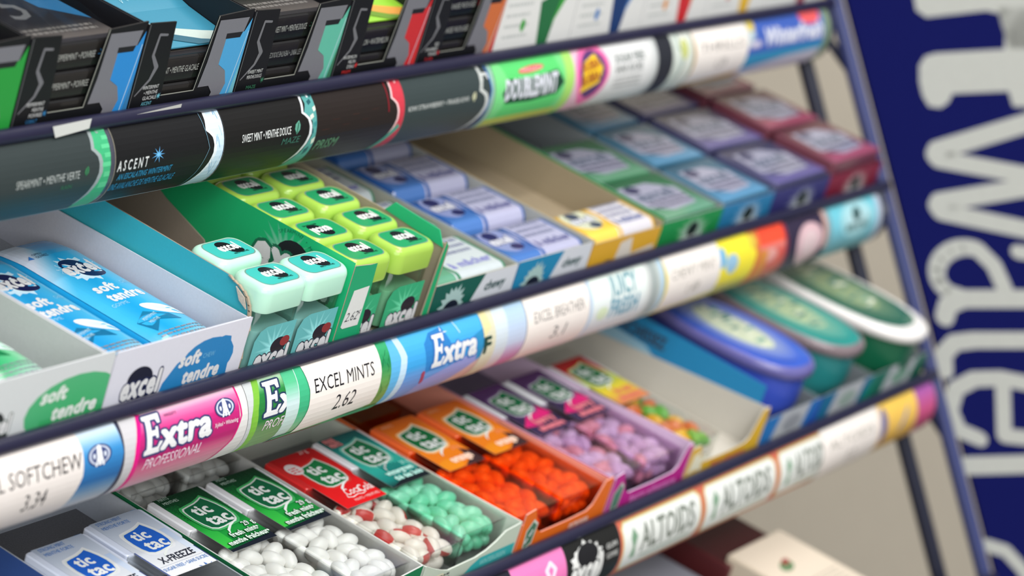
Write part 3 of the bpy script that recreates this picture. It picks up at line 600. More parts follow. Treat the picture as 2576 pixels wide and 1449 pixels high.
def lab_fruit(a):
    a.grad(-14, 40, 16, 84, [(0, (214, 120, 90)), (.25, (236, 206, 60)), (.5, (190, 210, 70)), (.7, (200, 40, 36)), (1, (176, 24, 30))]); tictac(a, .6, 66.5, 9.4, (34, 110, 60), (190, 206, 120)); a.text('fruit', 12, 48.2, 3.8, (226, 120, 100), w=15, al='r', bold=.07); a.text('adventure', 13, 43, 3.8, (232, 124, 104), w=20, al='r', bold=.07)
def lab_freeze(a):
    a.grad(-14, 20, 16, 84, [(0, (236, 236, 234)), (.4, (228, 230, 232)), (.8, (190, 200, 216)), (1, (176, 188, 208))]); a.rect(14.4, 20, 16, 84, (54, 64, 120)); a.rect(-14, 20, -12.4, 84, (70, 90, 150)); a.grad(11, 48, 14.4, 84, [(0, (220, 228, 238)), (1, (120, 160, 214))])
    tictac(a, .6, 64, 8.6, (34, 96, 196), (224, 226, 230)); a.text('STRONG MINT', -11, 79.4, 1.9, (112, 150, 208), w=14, bold=.01); a.text('MENTHE FORTE', -11, 76.2, 1.9, (112, 150, 208), w=15.5, bold=.01)
    a.text('X-FREEZE', 11.6, 48.0, 3.8, (44, 48, 62), w=20, al='r', bold=.02, shear=.2); a.text('SUGAR FREE • SANS SUCRE', 13.6, 43.6, 1.9, (120, 156, 210), w=25.5, al='r', bold=.01); a.star(8, 37, 5, 2.4, 8, (70, 120, 196)); a.stroke([(-12, 46.6), (13.5, 46.6)], .12, (170, 180, 200))
MW = ('w', [((250, 249, 244),)]); MT = ('t', [((120, 226, 182),), ((140, 232, 194),)]); MO = ('o', [((255, 128, 36),)]); MC = ('c', [((238, 232, 220), (196, 40, 40)), ((240, 234, 224),), ((238, 232, 220), (206, 60, 56))])
MP_ = ('p', [((216, 190, 220),), ((240, 172, 178),), ((226, 208, 230),)]); MF = ('f', [((110, 190, 70),), ((250, 190, 50),), ((226, 120, 60),)])
# --- lower shelf cartons (tray 3)
def notch(W_, lo, hi, hr=None, w1=14, w2=14, mid=None):
    hr = hr or hi; mid = mid or (W_ / 2)
    return [(.7, .7), (W_ - .7, .7), (W_ - .7, hr), (W_ - w2 * .55, hr - .6), (W_ - w2, lo + 3), (W_ - w2 - 4, lo + .8), (mid + 4, lo), (w1 + 3, lo), (w1 * .9, lo + 2.5), (w1 * .5, hi), (.7, hi - 1)]
carton(3, 756, 829.5, 118, 'white carton with blue edges holding two white mint boxes at the bottom left', (52, 84, 150), (190, 196, 206), (15, 15), (15, 15), 10, floor=(120, 120, 124), front=lambda a, W_, h: a.rect(0, 0, W_, h, (60, 110, 180)))
carton(3, 830.5, 905.5, 196, 'green edged carton holding clear boxes of white mints', (24, 120, 74), (196, 196, 192), (16, 16), (17, 17), 17.5, floor=(176, 176, 172),
       fprof=[(.7, .7), (74.3, .7), (74.3, 17.5), (56, 16), (52, 15.5), (40, 11), (18, 11), (10, 16), (.7, 17)], lout=(20, 110, 66))
carton(3, 907, 979, 112, 'pale green carton holding the cola and wintergreen mint boxes', (196, 208, 190), (206, 212, 200), (16, 15), (18.5, 15), 18, floor=(130, 132, 130),
       fprof=[(.7, .7), (71.3, .7), (71.3, 18), (60, 17), (54, 13.5), (48, 11), (40, 9.5), (20, 9), (16, 10), (9, 12.5), (.7, 16)])
carton(3, 980.5, 1054.5, 196, 'orange carton with wavy notched front holding two orange mint boxes', (232, 110, 30), (226, 150, 130), (16, 16), (20, 16), 20, floor=(120, 60, 40), fprof=notch(74, 8, 22, 22, 16, 13))
carton(3, 1056, 1128, 196, 'magenta carton with notched front holding two purple mint boxes', (190, 40, 140), (206, 180, 206), (20, 15), (22, 15), 20, floor=(120, 110, 130), fprof=notch(72, 9, 22, 22, 15, 9))
carton(3, 1129.5, 1204, 118, 'yellow fronted carton with one fruit mint box and an empty grey bay', (226, 180, 50), (196, 192, 182), (20, 15), (24, 15), 20, floor=(204, 198, 186), fprof=notch(74.5, 8, 19, 25, 14, 13))
# printed parts of those fronts
def add_front(parent_idx, W_, h, fn):
    o = [x for x in SC.objects if x.name.startswith('display_carton')][parent_idx]
    a = Art(.8, .5, W_ - .8, h); fn(a); a.build('front_print', plane((0, -.03, 0), (1, 0, 0), (0, 0, 1)), o)
add_front(1, 75, 9, lambda a: (a.rect(0, 0, 75, 9, (30, 130, 84))))
def f_teal(a): a.poly([(30, 0), (38, 6), (44, 8.5), (71, 8.8), (71, 0)], (60, 176, 176)); a.text('WINTERGREEN', 45, 4.4, 2.4, (160, 220, 214), w=20); a.poly([(0, 0), (0, 8.8), (16, 8.8), (24, 3), (20, 0)], (226, 222, 190)); a.lines(8, 7, 22, 4, 1.8, 1, (90, 96, 90))
add_front(2, 72, 8.9, f_teal)
def f_or(a): a.poly([(6, 2), (13, 4), (13.5, 14), (9, 17), (5, 12)], (206, 214, 200)); a.poly([(6.8, 3), (12.2, 4.8), (12.6, 13.4), (9, 15.6), (5.8, 11.5)], (74, 120, 92)); a.text('tic tac', 7.5, 5, 1.8, WHITE, w=7, rot=60, bold=.06); a.text('orange', 44, 3.0, 3.6, (240, 196, 180), w=16, bold=.06)
o = [x for x in SC.objects if x.name.startswith('display_carton')][3]
q = Art(.8, .5, 15, 18); f_or(q); q.build('front_print', plane((0, -.03, 0), (1, 0, 0), (0, 0, 1)), o)
q = Art(30, .5, 66, 8); f_or(q); q.build('front_print', plane((0, -.03, 0), (1, 0, 0), (0, 0, 1)), o)
o = [x for x in SC.objects if x.name.startswith('display_carton')][4]
q = Art(.8, .5, 14, 19); q.poly([(4, 2), (11, 3.6), (11.5, 14), (8, 17), (3.4, 12)], (190, 200, 190)); q.poly([(4.8, 3), (10.4, 4.4), (10.7, 13.4), (7.8, 15.6), (4.2, 11.5)], (84, 130, 110)); q.build('front_print', plane((0, -.03, 0), (1, 0, 0), (0, 0, 1)), o)
q = Art(18, .5, 70, 8.8); q.text('berry adventure', 22, 3.0, 3.8, (226, 130, 200), w=42, bold=.05); q.build('front_print', plane((0, -.03, 0), (1, 0, 0), (0, 0, 1)), o)
o = [x for x in SC.objects if x.name.startswith('display_carton')][5]
q = Art(.8, .5, 22, 17); q.poly([(2, 4), (4, 14), (10, 16), (9, 12), (20, 12), (14, 7), (16, 4), (8, 5)], (238, 234, 206)); q.build('front_print', plane((0, -.03, 0), (1, 0, 0), (0, 0, 1)), o)
q = Art(24, .5, 66, 7.8); q.text('fruit adventure', 26, 2.2, 4, (214, 110, 80), w=34, bold=.06); q.build('front_print', plane((0, -.03, 0), (1, 0, 0), (0, 0, 1)), o)
mint_box(3, 757.5, 2, 'white mint box with blue badge at the bottom left corner, left of its twin', lab_freeze, clear='clear', cap=(214, 222, 240))
mint_box(3, 793.5, 5, 'white mint box with a blue badge and black lettering, nearest the green pair', lab_freeze, cap=(214, 222, 240))
mint_box(3, 832.5, 6, 'clear box of white mints with a green label, left one of the green pair', lab_green, mints=MW, mlab=('white oval mint inside the left one of the two green-labelled boxes', 'white mints in the left green-labelled box'))
mint_box(3, 869.3, 6, 'clear box of white mints with a green label, right one of the green pair', lab_green, mints=MW, mset=1, mlab=('white oval mint inside the right one of the two green-labelled boxes', 'white mints in the right green-labelled box'))
mint_box(3, 832.5, 96, 'clear box of white mints lying in shade behind the left green-labelled box', mints=MW, mset=1)
mint_box(3, 869.3, 96, 'clear box of white mints lying in shade behind the right green-labelled box', mints=MW, mset=0)
mint_box(3, 908.5, 6, 'clear mint box with a bright red cola label', lab_coke, cap=(206, 44, 44), mints=MC, mlab=('cream mint with red marks inside the red-labelled cola box', 'cream and red mints in the cola box'))
mint_box(3, 944.2, 8, 'clear mint box of pale green mints with a teal wintergreen label', lab_teal, mints=MT, mset=1, clear='clear', mlab=('pale green mint inside the teal-labelled box', 'green mints in the teal-labelled box'))
mint_box(3, 983, 5, 'orange mint box with an orange label, left one of the pair', lab_orange, 'clear_orange', MO, ('orange mint inside the left orange-labelled box', 'orange mints in the left orange box'), 0, cap=(236, 104, 50))
mint_box(3, 1019.4, 5, 'orange mint box with an orange label, right one of the pair', lab_orange, 'clear_orange', MO, ('orange mint inside the right orange-labelled box', 'orange mints in the right orange box'), 1, cap=(236, 104, 50))
mint_box(3, 983, 93, 'dark orange mint box in shade behind the left orange-labelled one', None, 'clear_orange', cap=(190, 50, 30))  # shade behind the front box is put into the darker cap colour
mint_box(3, 1058.5, 6, 'purple mint box with a dark berry label, left one of the pair', lab_berry, 'clear_pink', MP_, ('purple or pink mint inside the left berry-labelled box', 'berry mints in the left purple box'), 0)
mint_box(3, 1093.6, 6, 'purple mint box with a dark berry label, right one of the pair', lab_berry, 'clear_pink', MP_, ('purple or pink mint inside the right berry-labelled box', 'berry mints in the right purple box'), 1)
mint_box(3, 1132, 6, 'clear mint box with a red and yellow fruit label in the yellow carton', lab_fruit, 'clear', MF, ('green, yellow or orange mint inside the red and yellow labelled box', 'fruit mints in the yellow carton'), 0)
# --- round ended tins and bottles at the right end of tray 3
def tin_display(u0, u1, label, out, face, v1=112):
    return carton(3, u0, u1, v1, label, out, (120, 126, 130), (15, 16), (15, 16), 17, front=face)
def fr_tin(c1, c2, spot):
    def f(a, W_, h): a.rect(0, 0, W_, h, c1); a.poly([(W_ * .16, 0), (W_ * .26, h), (W_ * .78, h), (W_ * .70, 0)], (186, 190, 194)); a.ell(W_ * .5, h * .55, W_ * .16, h * .26, spot); a.poly([(W_ * .74, 0), (W_ * .95, h), (W_, h), (W_, 0)], c2)
    return f
tin_display(1206, 1268, 'blue carton under the oval blue tin', (40, 120, 190), fr_tin((44, 120, 190), (40, 90, 180), (150, 154, 160)))
tin_display(1269, 1332, 'teal carton under the oval teal tin', (30, 120, 120), fr_tin((30, 110, 150), (20, 130, 110), (150, 170, 160)))
tin_display(1333, 1398, 'dark green carton under the white-rimmed tin at the end of the shelf', (20, 86, 60), fr_tin((24, 110, 90), (18, 80, 56), (120, 160, 140)))
def oval_tin(u, v, a_, b_, label, body, lid, rim, spot, inner=.955, z0=21.5):
    t = thing('oval_tin', label, 'tin', 3, u, v, -5.2)
    b = MB(); E_ = lambda s, z: [(a_ * s * math.copysign(abs(math.cos(q)) ** .8, math.cos(q)), b_ * s * math.copysign(abs(math.sin(q)) ** .8, math.sin(q)), z) for q in [2 * math.pi * i / 40 for i in range(40)]]
    b.loft([E_(.80, 0), E_(.90, 2), E_(.97, 14), E_(.97, z0 + 9)], body); b.build('body', 'metal', t)
    b = MB(); b.loft([E_(.98, z0 + 8), E_(1.03, z0 + 8.8), E_(1.03, z0 + 12.6), E_(1.0, z0 + 14.0), E_((inner + 1) / 2, z0 + 14.7), E_(inner, z0 + 14.4)], rim, cap1=False); b.build('lid_rim', 'plastic', t)
    b = MB(); b.loft([E_(inner + .01, z0 + 14.3), E_(inner * .9, z0 + 14.6), E_(.60, z0 + 14.9), E_(.2, z0 + 15.0)], lid); b.build('lid', 'film', t)
    a = Art(-a_, -b_, a_, b_); a.ell(0, 0, a_ * inner * .86, b_ * inner * .88, spot, edge=lid, n=30); a.ell(0, 0, a_ * inner * .5, b_ * inner * .56, spot, n=30); rnd = random.Random(int(u))
    for i in range(22): x = rnd.uniform(-.45, .3) * a_; y = rnd.uniform(-.5, .5) * b_; a.rect(x, y, x + rnd.uniform(3, 9), y + rnd.uniform(1, 2.4), rnd.choice([(60, 120, 116), (226, 230, 210), (110, 160, 150)]))
    a.build('lid_print', plane((0, 0, z0 + 15.02), (1, 0, 0), (0, 1, 0)), t)
oval_tin(1243, 50, 26, 45, 'blue oval tin with a pale printed lid', (60, 84, 190), (62, 96, 196), (104, 100, 160), (196, 206, 180))
oval_tin(1303, 51, 26, 45, 'teal oval tin with a green and cream lid between the blue and the white-rimmed tin', (40, 130, 130), (50, 150, 140), (130, 116, 120), (170, 190, 150))
oval_tin(1367, 51.5, 29, 53, 'dark green oval tin with a thick white rim at the shelf end', (20, 96, 66), (50, 104, 84), (236, 232, 228), (140, 160, 120), .86)
o = [x for x in SC.objects if x.name.startswith('display_carton')][5]
b = MB(); b.slab([(6, 16), (110, 17), (110, 36), (6, 33)], 74.6, 75.2, [(36, 132, 184)] * 3); b.build('blue_side_card', 'card', o)
a = Art(-110, 16, -6, 36); a.text('RAFRAICHISSEZ', -106, 24, 6, (56, 66, 84), w=42, bold=.05); a.poly([(-110, 16), (-64, 16), (-74, 22), (-110, 24)], (150, 190, 210)); a.build('card_print', plane((74.58, 0, 0), (0, -1, 0), (0, 0, 1)), o)

# ---------------------------------------------------------------- shelf 2 : soft chew pouches
def f_soft_blue(a, W_, h):
    a.rect(0, 0, W_, h, (222, 222, 232)); a.poly([(30, 0), (32, 7), (38, 14), (50, 19.5), (64, 21), (68, 20), (70, 12), (71, 0)], (42, 130, 190)); a.ell(56, 12, 16, 9.5, (42, 130, 190)); a.rect(40, 0, 69, 10, (42, 130, 190))
    excel(a, 19, 8, 12, ol=(30, 40, 84)); a.text('soft', 39.5, 12.2, 5.4, WHITE, w=12, bold=.05, shear=.15); a.text('tendre', 44, 4.6, 5.6, WHITE, w=21, bold=.05, shear=.15); a.text('CHEW', 53, 13.4, 2, (120, 190, 226), w=7); a.ell(60, .8, 4, 1.6, WHITE)
def f_soft_green(a, W_, h):
    a.rect(0, 0, W_, h, (214, 218, 218)); a.ell(46, 9, 25, 12.5, (66, 176, 112), edge=(80, 180, 122)); a.rect(30, 0, 66, 6, (60, 170, 104)); excel(a, 6, 8, 9, dk=(40, 44, 44), ol=(70, 90, 80)); a.text('soft', 28, 13, 5.2, (226, 234, 226), w=13, bold=.05, shear=.15); a.text('tendre', 36, 5.2, 5.4, (226, 234, 226), w=23, bold=.05, shear=.15)
carton(2, 690, 753.5, 130, 'white soft chew carton with a green oval on the front, at the left edge', (224, 224, 228), (206, 208, 208), (24, 22), (24, 22), 27, front=f_soft_green, floor=(190, 192, 192))
carton(2, 754.3, 833, 130, 'white soft chew carton with a blue oval on the front, holding blue pouches', (226, 226, 234), (212, 212, 220), (24, 22), (25, 24), 26, front=f_soft_blue, floor=(190, 192, 196))
def pouch(u, v, label, c1, c2, c3, dk, rz=0, w=0):
    t = thing('chew_pouch', label, 'gum pouch', 2, u, v, w, rz=rz, rx=.02)
    b = MB(); rings = []
    N = 14
    for i in range(N + 1):
        y = 92 * i / N; e = min(1, (i / 1.6) ** .5 if i < 2 else 1, ((N - i) / 2.4) ** .5 if N - i < 3 else 1); hw = 17.4 * (0.97 + .03 * e); hz = 5.5 * e + .35
        rings.append([(hw * math.copysign(abs(math.cos(q)) ** .6, math.cos(q)), y, 7.5 + hz * math.copysign(abs(math.sin(q)) ** .8, math.sin(q))) for q in [2 * math.pi * j / 28 for j in range(28)]])
    b.loft(rings, c1); b.build('pouch_body', 'film', t)
    def zt(x, y):
        i = y / 92 * N; e = min(1, (max(i, 0) / 1.6) ** .5 if i < 2 else 1, (max(N - i, 0) / 2.4) ** .5 if N - i < 3 else 1); hz = 5.5 * e + .35; hw = 17.4 * (.97 + .03 * e)
        s = min(.999, abs(x) / hw); q = math.acos(s ** (1 / .6)); return 7.5 + hz * math.sin(q) ** .8
    a = Art(-16.2, 3, 16.2, 90)
    for i in range(18):      # gridded ground so it follows the pillow
        for j in range(24):
            x0, x1 = -16.2 + 1.8 * i, -14.4 + 1.8 * i; y0, y1 = 3 + 87 * j / 24, 3 + 87 * (j + 1) / 24
            def cc(x, y):
                d = abs(x + 2 - (y - 62) * .05) / 15; wht = max(0, min(1, (y - 58) / 22 - (x + 10) / 12)); k = max(0, min(1, (10 + d * 6 - y) / 14)); s = lambda A, B, f: tuple(A[n] + (B[n] - A[n]) * f for n in range(3))
                c = s(c1, c2, max(0, min(1, d))); c = s(c, (212, 222, 238), wht); c = s(c, (196, 200, 204), k); c = s(c, c3, max(0, min(.7, (y - 74) / 20)) if x > -4 else 0); return c
            a.p.append((1, [((x0, y0), cc(x0, y0)), ((x1, y0), cc(x1, y0)), ((x1, y1), cc(x1, y1)), ((x0, y1), cc(x0, y1))]))
    a.L = 1
    excel(a, .5, 62, 10.2, spark=(236, 240, 240), edge=(190, 224, 240), dk=dk); a.text('soft', -9, 44.5, 5.4, WHITE, w=12, bold=.045); a.text('tendre', -8.5, 37.4, 5.6, WHITE, w=19, bold=.045); a.text('CHEW', 7.5, 47, 2, (150, 214, 240), w=6); a.text('GOMME', -12, 34, 2, (150, 214, 240), w=9)
    a.ell(7, 26, 9.5, 3.3, (206, 222, 230), -32, edge=(232, 238, 240)); a.poly([(-13, 22), (-4, 27), (6, 22), (8, 17), (-2, 20), (-10, 14)], tuple(int(x * .72) for x in c1)); a.text('PEPPERMINT', -9, 21.5, 1.5, (190, 226, 232), w=10, rot=12); a.text('MENTHE', -8, 19, 1.5, (190, 226, 232), w=7, rot=12)
    a.lines(-12, 12, 14, 5, 1.9, .8, (130, 134, 142), 5); a.poly([(-13.6, 76), (-11.6, 78), (-11.4, 75)], (60, 130, 210)); a.text('OPEN', -10, 77, 1.6, (50, 60, 90), w=5); a.text('OUVREZ', -10, 74.8, 1.6, (50, 60, 90), w=6.5)
    a.build('pouch_print', lambda x, y, h: (x, y, zt(x, y) + .25 + h), t, 'film', [3 + 87 * i / 24 for i in range(1, 24)], h0=.15)
    return t
pouch(812.5, 6, 'blue and white soft chew pouch on the right side of its carton', (30, 156, 214), (80, 186, 226), (50, 130, 200), (18, 26, 74), rz=.03, w=-3)
pouch(775, 6, 'blue and white soft chew pouch on the left side of its carton', (30, 150, 210), (80, 180, 224), (50, 130, 200), (18, 26, 74), rz=.03, w=-3)
pouch(775, 98, 'blue soft chew pouch lying behind in the shade of its carton', (36, 120, 180), (90, 150, 206), (50, 100, 170), (18, 26, 74), rz=.0, w=-1)  # same pouch in darker blues: shade is put into its colours
pouch(722, 10, 'green and white soft chew pouch in the carton at the left edge', (40, 170, 100), (120, 200, 150), (180, 206, 190), (30, 50, 40), rz=.03, w=-3)

# teal carton with a torn front corner
TP = [(30, 36), (17, 35.8), (14.5, 34.9), (12, 34.3), (9, 33), (7, 31.6), (5, 29), (4.2, 27), (2.2, 20), (3.2, 14), (2.2, 8), (2.8, .7)]
TC = carton(2, 834.2, 892.2, 150, 'teal carton with a torn front corner holding three mint green bottles', (58, 176, 190), (150, 138, 124), (18, 41), (2, 3), 1.2, floor=(150, 138, 124), v0=.2,
       lprof=[(150, .7), (150, 38), (76, 36.8)] + TP, rprof=[(0, .7), (150, .7), (150, 44), (101, 27), (95, 24), (71, 16), (66, 8), (58, 2), (0, 1.6)])
b = MB()
P = TP[1:]
for (p, q) in zip(P, P[1:]): b.slab([(p[0], p[1]), (q[0], q[1]), (q[0] - 1.2, q[1] - .4), (p[0] - 1.0, p[1] + .3)], -.9, .3, [(178, 160, 138)] * 3)
b.slab([(5, 27), (9, 29), (12, 33.5), (7, 31)], -1.2, -.6, [(208, 196, 180)] * 3); b.build('torn_edge', 'kraft', TC)
def left_green(a, D, h):
    a.grad(-D, 0, 0, h, [(0, (30, 160, 100)), (.5, (30, 168, 104)), (.8, (28, 180, 114)), (1, (34, 190, 126))], 0); x = -33
    a.star(x, 26, 17, 9, 22, (150, 210, 180), (60, 180, 130), sy_=.8); a.ell(x + 4, 26, 9, 8.5, (30, 36, 40)); a.text('excel', x - 14, 18.5, 13, WHITE, w=38, bold=.06, out=(30, 110, 80), ow=.07)
    st = 'SPEARMINT • MENTHE VERTE'
    for i, ch in enumerate(st):
        t = math.radians(128 - i * 6.4)
        if ch != ' ': a.text(ch, x + 3 + 12.2 * math.cos(t), 25 + 12.2 * math.sin(t), 1.5, (24, 120, 84), al='c', rot=math.degrees(t) - 90)
def front_green(a, W_, h):
    a.rect(0, 0, 17, h, (34, 166, 112)); a.star(10, 21, 5, 3, 12, (120, 204, 160), (60, 176, 126)); a.ell(10, 23, 2.6, 1.8, (30, 34, 36)); a.text('excel', 10, 19.6, 2.6, (220, 226, 222), w=7, al='c', bold=.06, out=(60, 66, 66))
GC = carton(2, 892.8, 961, 150, 'green spearmint carton holding two rows of lime bottles', (32, 164, 106), (168, 156, 134), (37.5, 39), (36, 39), 5, floor=(120, 112, 100), v0=.2,
       fprof=[(.7, .7), (67.3, .7), (67.3, 36), (65.6, 38), (64.6, 30), (63, 1.2), (20, 1.2), (18, 6), (16.2, 36), (.7, 37.5)], left=left_green)
a = Art(.7, 1, 16.2, 36.5); front_green(a, 68, 36.5); a.build('front_print', plane((0, -.02, 0), (1, 0, 0), (0, 0, 1)), GC)
b = MB(); b.slab([(2, 34), (34, 37), (30, 42), (6, 40.5)], 67.0, 67.6, [(40, 180, 124)] * 3); b.build('side_flap', 'card', GC)
st = thing('price_sticker', 'small white handwritten price sticker reading 2.62 on the green carton corner', 'sticker', 2, 895.5, .05, 3)
a = Art(0, 0, 12.4, 17.5); a.poly([(0, 1), (1.5, 0), (12, 0), (12.4, 17.5), (2, 17)], (226, 228, 224)); a.text('2.62', 1.4, 3, 3.9, (60, 62, 66), w=8.6, shear=.25); a.text('¢', 10.2, 5.4, 2.2, (60, 62, 66)); a.build('sticker_face', plane((0, 0, 0), (1, 0, 0), (0, 0, 1)), st)
# bottles
def bottle_master(capc, topc, labc, clear, labs, cat_name):
    t = thing('mint_bottle', labs, 'mint bottle', 2, 0, 0, -5.2); H = 37.4; a_, b_ = 14.2, 9.3
    b = MB()
    b.loft([rr(0, 0, a_ - 1.2, b_ - 1, 4, 0), rr(0, 0, a_ - .8, b_ - .6, 4.4, 1), rr(0, 0, a_ - .8, b_ - .6, 4.4, 25), rr(0, 0, a_ - 2, b_ - 1.8, 4, 26.5)], WHITE, cap1=False); b.build('clear_body', clear, t)
    b = MB(); b.loft([rr(0, 0, a_ - 2.2, b_ - 2, 3.6, 1), rr(0, 0, a_ - 2.2, b_ - 2, 3.6, 17)], tuple(min(255, int(x * .55 + 90)) for x in labc)); b.build('mints', 'mint', t)['kind'] = 'stuff'
    b = MB(); n = 7
    R_ = [rr(0, 0, a_, b_, 5.2, 25.8, n), rr(0, 0, a_ + .1, b_ + .1, 5.2, 26.6, n), rr(0, 0, a_ + .1, b_ + .1, 5.2, 33.6, n)]
    for i in range(1, 6): q = math.radians(90 * i / 6); R_.append(rr(0, 0, a_ - 2.6 * (1 - math.cos(q)), b_ - 2.6 * (1 - math.cos(q)), 5.2 - 1.2 * (1 - math.cos(q)), 33.6 + 3.2 * math.sin(q), n))
    R_.append(rr(0, 0, a_ - 3.0, b_ - 2.9, 3.9, 36.7, n))
    b.loft(R_, capc); b.build('cap', 'plastic', t)
    a = Art(-a_, -b_, a_, b_); rg = [(x, y) for x, y, z in rr(0, 0, a_ - 2.7, b_ - 2.3, 4.4, 0, 6)]; a.poly(rg, (120, 150, 140)); rg = [(x * .965, y * .94) for x, y in rg]; a.poly(rg, topc)
    excel(a, 1.0, .8, 6.6, dk=(24, 30, 34), txt=(236, 236, 232)); a.text('MINTS • MENTHES', 3.4, -4.4, 1.0, (20, 60, 50), w=9, al='c', bold=.02); a.build('top_sticker', plane((0, 0, 36.72), (1, 0, 0), (0, 1, 0)), t, 'film')
    a = Art(-12.4, 0, 12.4, 19.4); a.poly([(-12.4, 0), (12.4, 0), (12.4, 19.4), (-6, 19.4), (-10, 18), (-12.4, 14)], labc); a.star(1, 9, 13, 5, 14, tuple(min(255, x + 70) for x in labc), labc); a.ell(4.5, 9.6, 5.0, 3.6, (50, 44, 46)); a.ell(8, 11, 3, 2.2, (150, 60, 56)) if labc[2] > 160 else None; a.text('excel', -8.5, 1.6, 7.4, WHITE, w=20, bold=.06, out=(60, 66, 76), ow=.05)
    a.build('front_label', plane((0, -b_ + .52, 0), (1, 0, 0), (0, 0, 1)), t, 'film')
    return t
def dup(root, k, u, v, w, label, rz=0):
    r = root.copy(); SC.collection.objects.link(r); r.matrix_world = FR[k] @ Matrix.Translation((u * .001, v * .001, w * .001)) @ Matrix.Rotation(rz, 4, 'Z'); r['label'] = label
    for ch in list(root.children):
        c = ch.copy(); SC.collection.objects.link(c); c.parent = r
    return r
def place(root, k, u, v, w, rz=0): root.matrix_world = FR[k] @ Matrix.Translation((u * .001, v * .001, w * .001)) @ Matrix.Rotation(rz, 4, 'Z')
mb_ = bottle_master((190, 236, 212), (66, 190, 180), (110, 190, 190), 'clear_mint', 'pale mint green bottle with teal top sticker, front left of three in the torn carton', 0)
mb_['group'] = 'pale mint green bottles in the torn teal carton'; place(mb_, 2, 849.4, 8.6, -5.2)
dup(mb_, 2, 877.6, 9.2, -5.2, 'pale mint green bottle with teal top sticker, front right beside the green wall')
dup(mb_, 2, 849.8, 31.0, -5.2, 'pale mint green bottle with teal top sticker, behind the other two in the torn carton', .03)
lm = bottle_master((168, 206, 84), (38, 160, 100), (64, 176, 124), 'clear_lime', 'lime green bottle, front left of the lime rows behind the price sticker corner', 0)
lm['group'] = 'lime green bottles in the green carton'; place(lm, 2, 909.0, 10.6, -5.2)
ords = ['front', 'second', 'third', 'fourth', 'fifth', 'sixth', 'seventh']
for i in range(6):
    for j, (uu, sd) in enumerate(((909.0, 'left'), (941.5, 'right'))):
        if i == 0 and j == 0: continue
        dup(lm, 2, uu + (.6 if i % 2 else -.3), 10.6 + i * 19.7 + j * .4, -5.2 + (.6 if (i + j) % 3 == 0 else 0), 'lime green bottle, %s from the front in the %s row of the green carton' % (ords[i], sd) if i else 'lime green bottle at the front of the right row of the green carton', math.pi if (i == 1 and j == 0) else 0)

# ---- chewy packs in low cartons
def f_chew(c, txt='chewy'):
    def f(a, W_, h): a.rect(0, 0, W_, h, c); a.poly([(W_ * .46, 0), (W_ * .60, h), (W_, h), (W_, 0)], (216, 220, 226)); a.text(txt, W_ * .76, h * .46, 4.2, (70, 96, 96), w=16, al='c', bold=.05, shear=.2); a.star(W_ * .26, h * .28, 10, 7, 16, (170, 200, 196)); a.ell(W_ * .26, h * .16, 6, 4.5, (26, 34, 50))
    return f
def pillow(k, u, v, w, wd, dp, label, cl, cr, sp, dark, group=None, split=.42, tint=(206, 206, 224), zs=11, sc=0):
    t = thing('gum_pack', label, 'gum pack', k, u, v, w, group)
    def prof(y):      # height of the top over depth: rounded at the front, flat, rounded back
        e = 5.0; f = min(1, math.sqrt(max(0, 1 - ((e - y) / e) ** 2)) if y < e else 1, math.sqrt(max(0, 1 - ((y - dp + e) / e) ** 2)) if y > dp - e else 1); return zs * (.35 + .65 * f)
    b = MB(); ys = [0, .3, 1, 2.2, 3.6, 5, dp / 2, dp - 5, dp - 3.6, dp - 2.2, dp - 1, dp - .3, dp]
    b.loft([[(x, y, z) for x, z in [(-wd / 2 + .6, 0), (wd / 2 - .6, 0), (wd / 2, .8), (wd / 2, prof(y) - .9), (wd / 2 - .9, prof(y)), (-wd / 2 + .9, prof(y)), (-wd / 2, prof(y) - .9), (-wd / 2, .8)]] for y in ys], cl, sm=False); b.build('wrapper', 'film', t)
    a = Art(-wd / 2 + .9, .3, wd / 2 - .9, dp - .3); xs = -wd / 2 + wd * split
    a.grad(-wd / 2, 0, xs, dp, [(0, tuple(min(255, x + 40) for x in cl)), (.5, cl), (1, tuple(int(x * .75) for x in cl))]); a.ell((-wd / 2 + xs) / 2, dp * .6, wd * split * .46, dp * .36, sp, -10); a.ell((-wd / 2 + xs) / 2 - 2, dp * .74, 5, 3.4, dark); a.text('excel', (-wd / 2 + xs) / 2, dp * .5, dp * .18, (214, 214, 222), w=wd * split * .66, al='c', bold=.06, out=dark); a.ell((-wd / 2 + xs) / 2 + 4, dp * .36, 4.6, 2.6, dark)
    a.rect(xs, 0, wd, dp, tint); a.stroke([(xs, dp), (xs + 3, dp * .6), (xs + 1, dp * .3), (xs + 3, 0)], 2.4, cl); a.lines(xs + 5, dp * .78, wd / 2 - 5, 3, 4.4, 2.4, (120, 124, 150), int(u)); a.text('à mâcher', xs + 5, dp * .22, 4.6, cr, w=wd / 2 - xs - 9, bold=.05)
    a.stroke([(wd / 2 - 2.5, dp), (wd / 2 - 1.5, dp * .5), (wd / 2 - 1.5, 0)], 2.2, cl)
    a.build('wrapper_print', lambda x, y, h: (x, y - (.25 if y < 2 else 0), prof(y) + .06 + h), t, 'film', ys[1:-1])
    return t
carton(2, 962.3, 1027, 150, 'dark green and white chewy carton beside the lime bottles', (22, 92, 78), (176, 174, 162), (15, 15), (16, 16), 16, front=f_chew((24, 92, 78)), floor=(150, 148, 138))
carton(2, 1028, 1091, 150, 'blue and white chewy carton holding blue packs', (44, 130, 178), (176, 176, 170), (16, 16), (17, 18), 16.5, front=f_chew((36, 136, 180)), floor=(150, 148, 140))
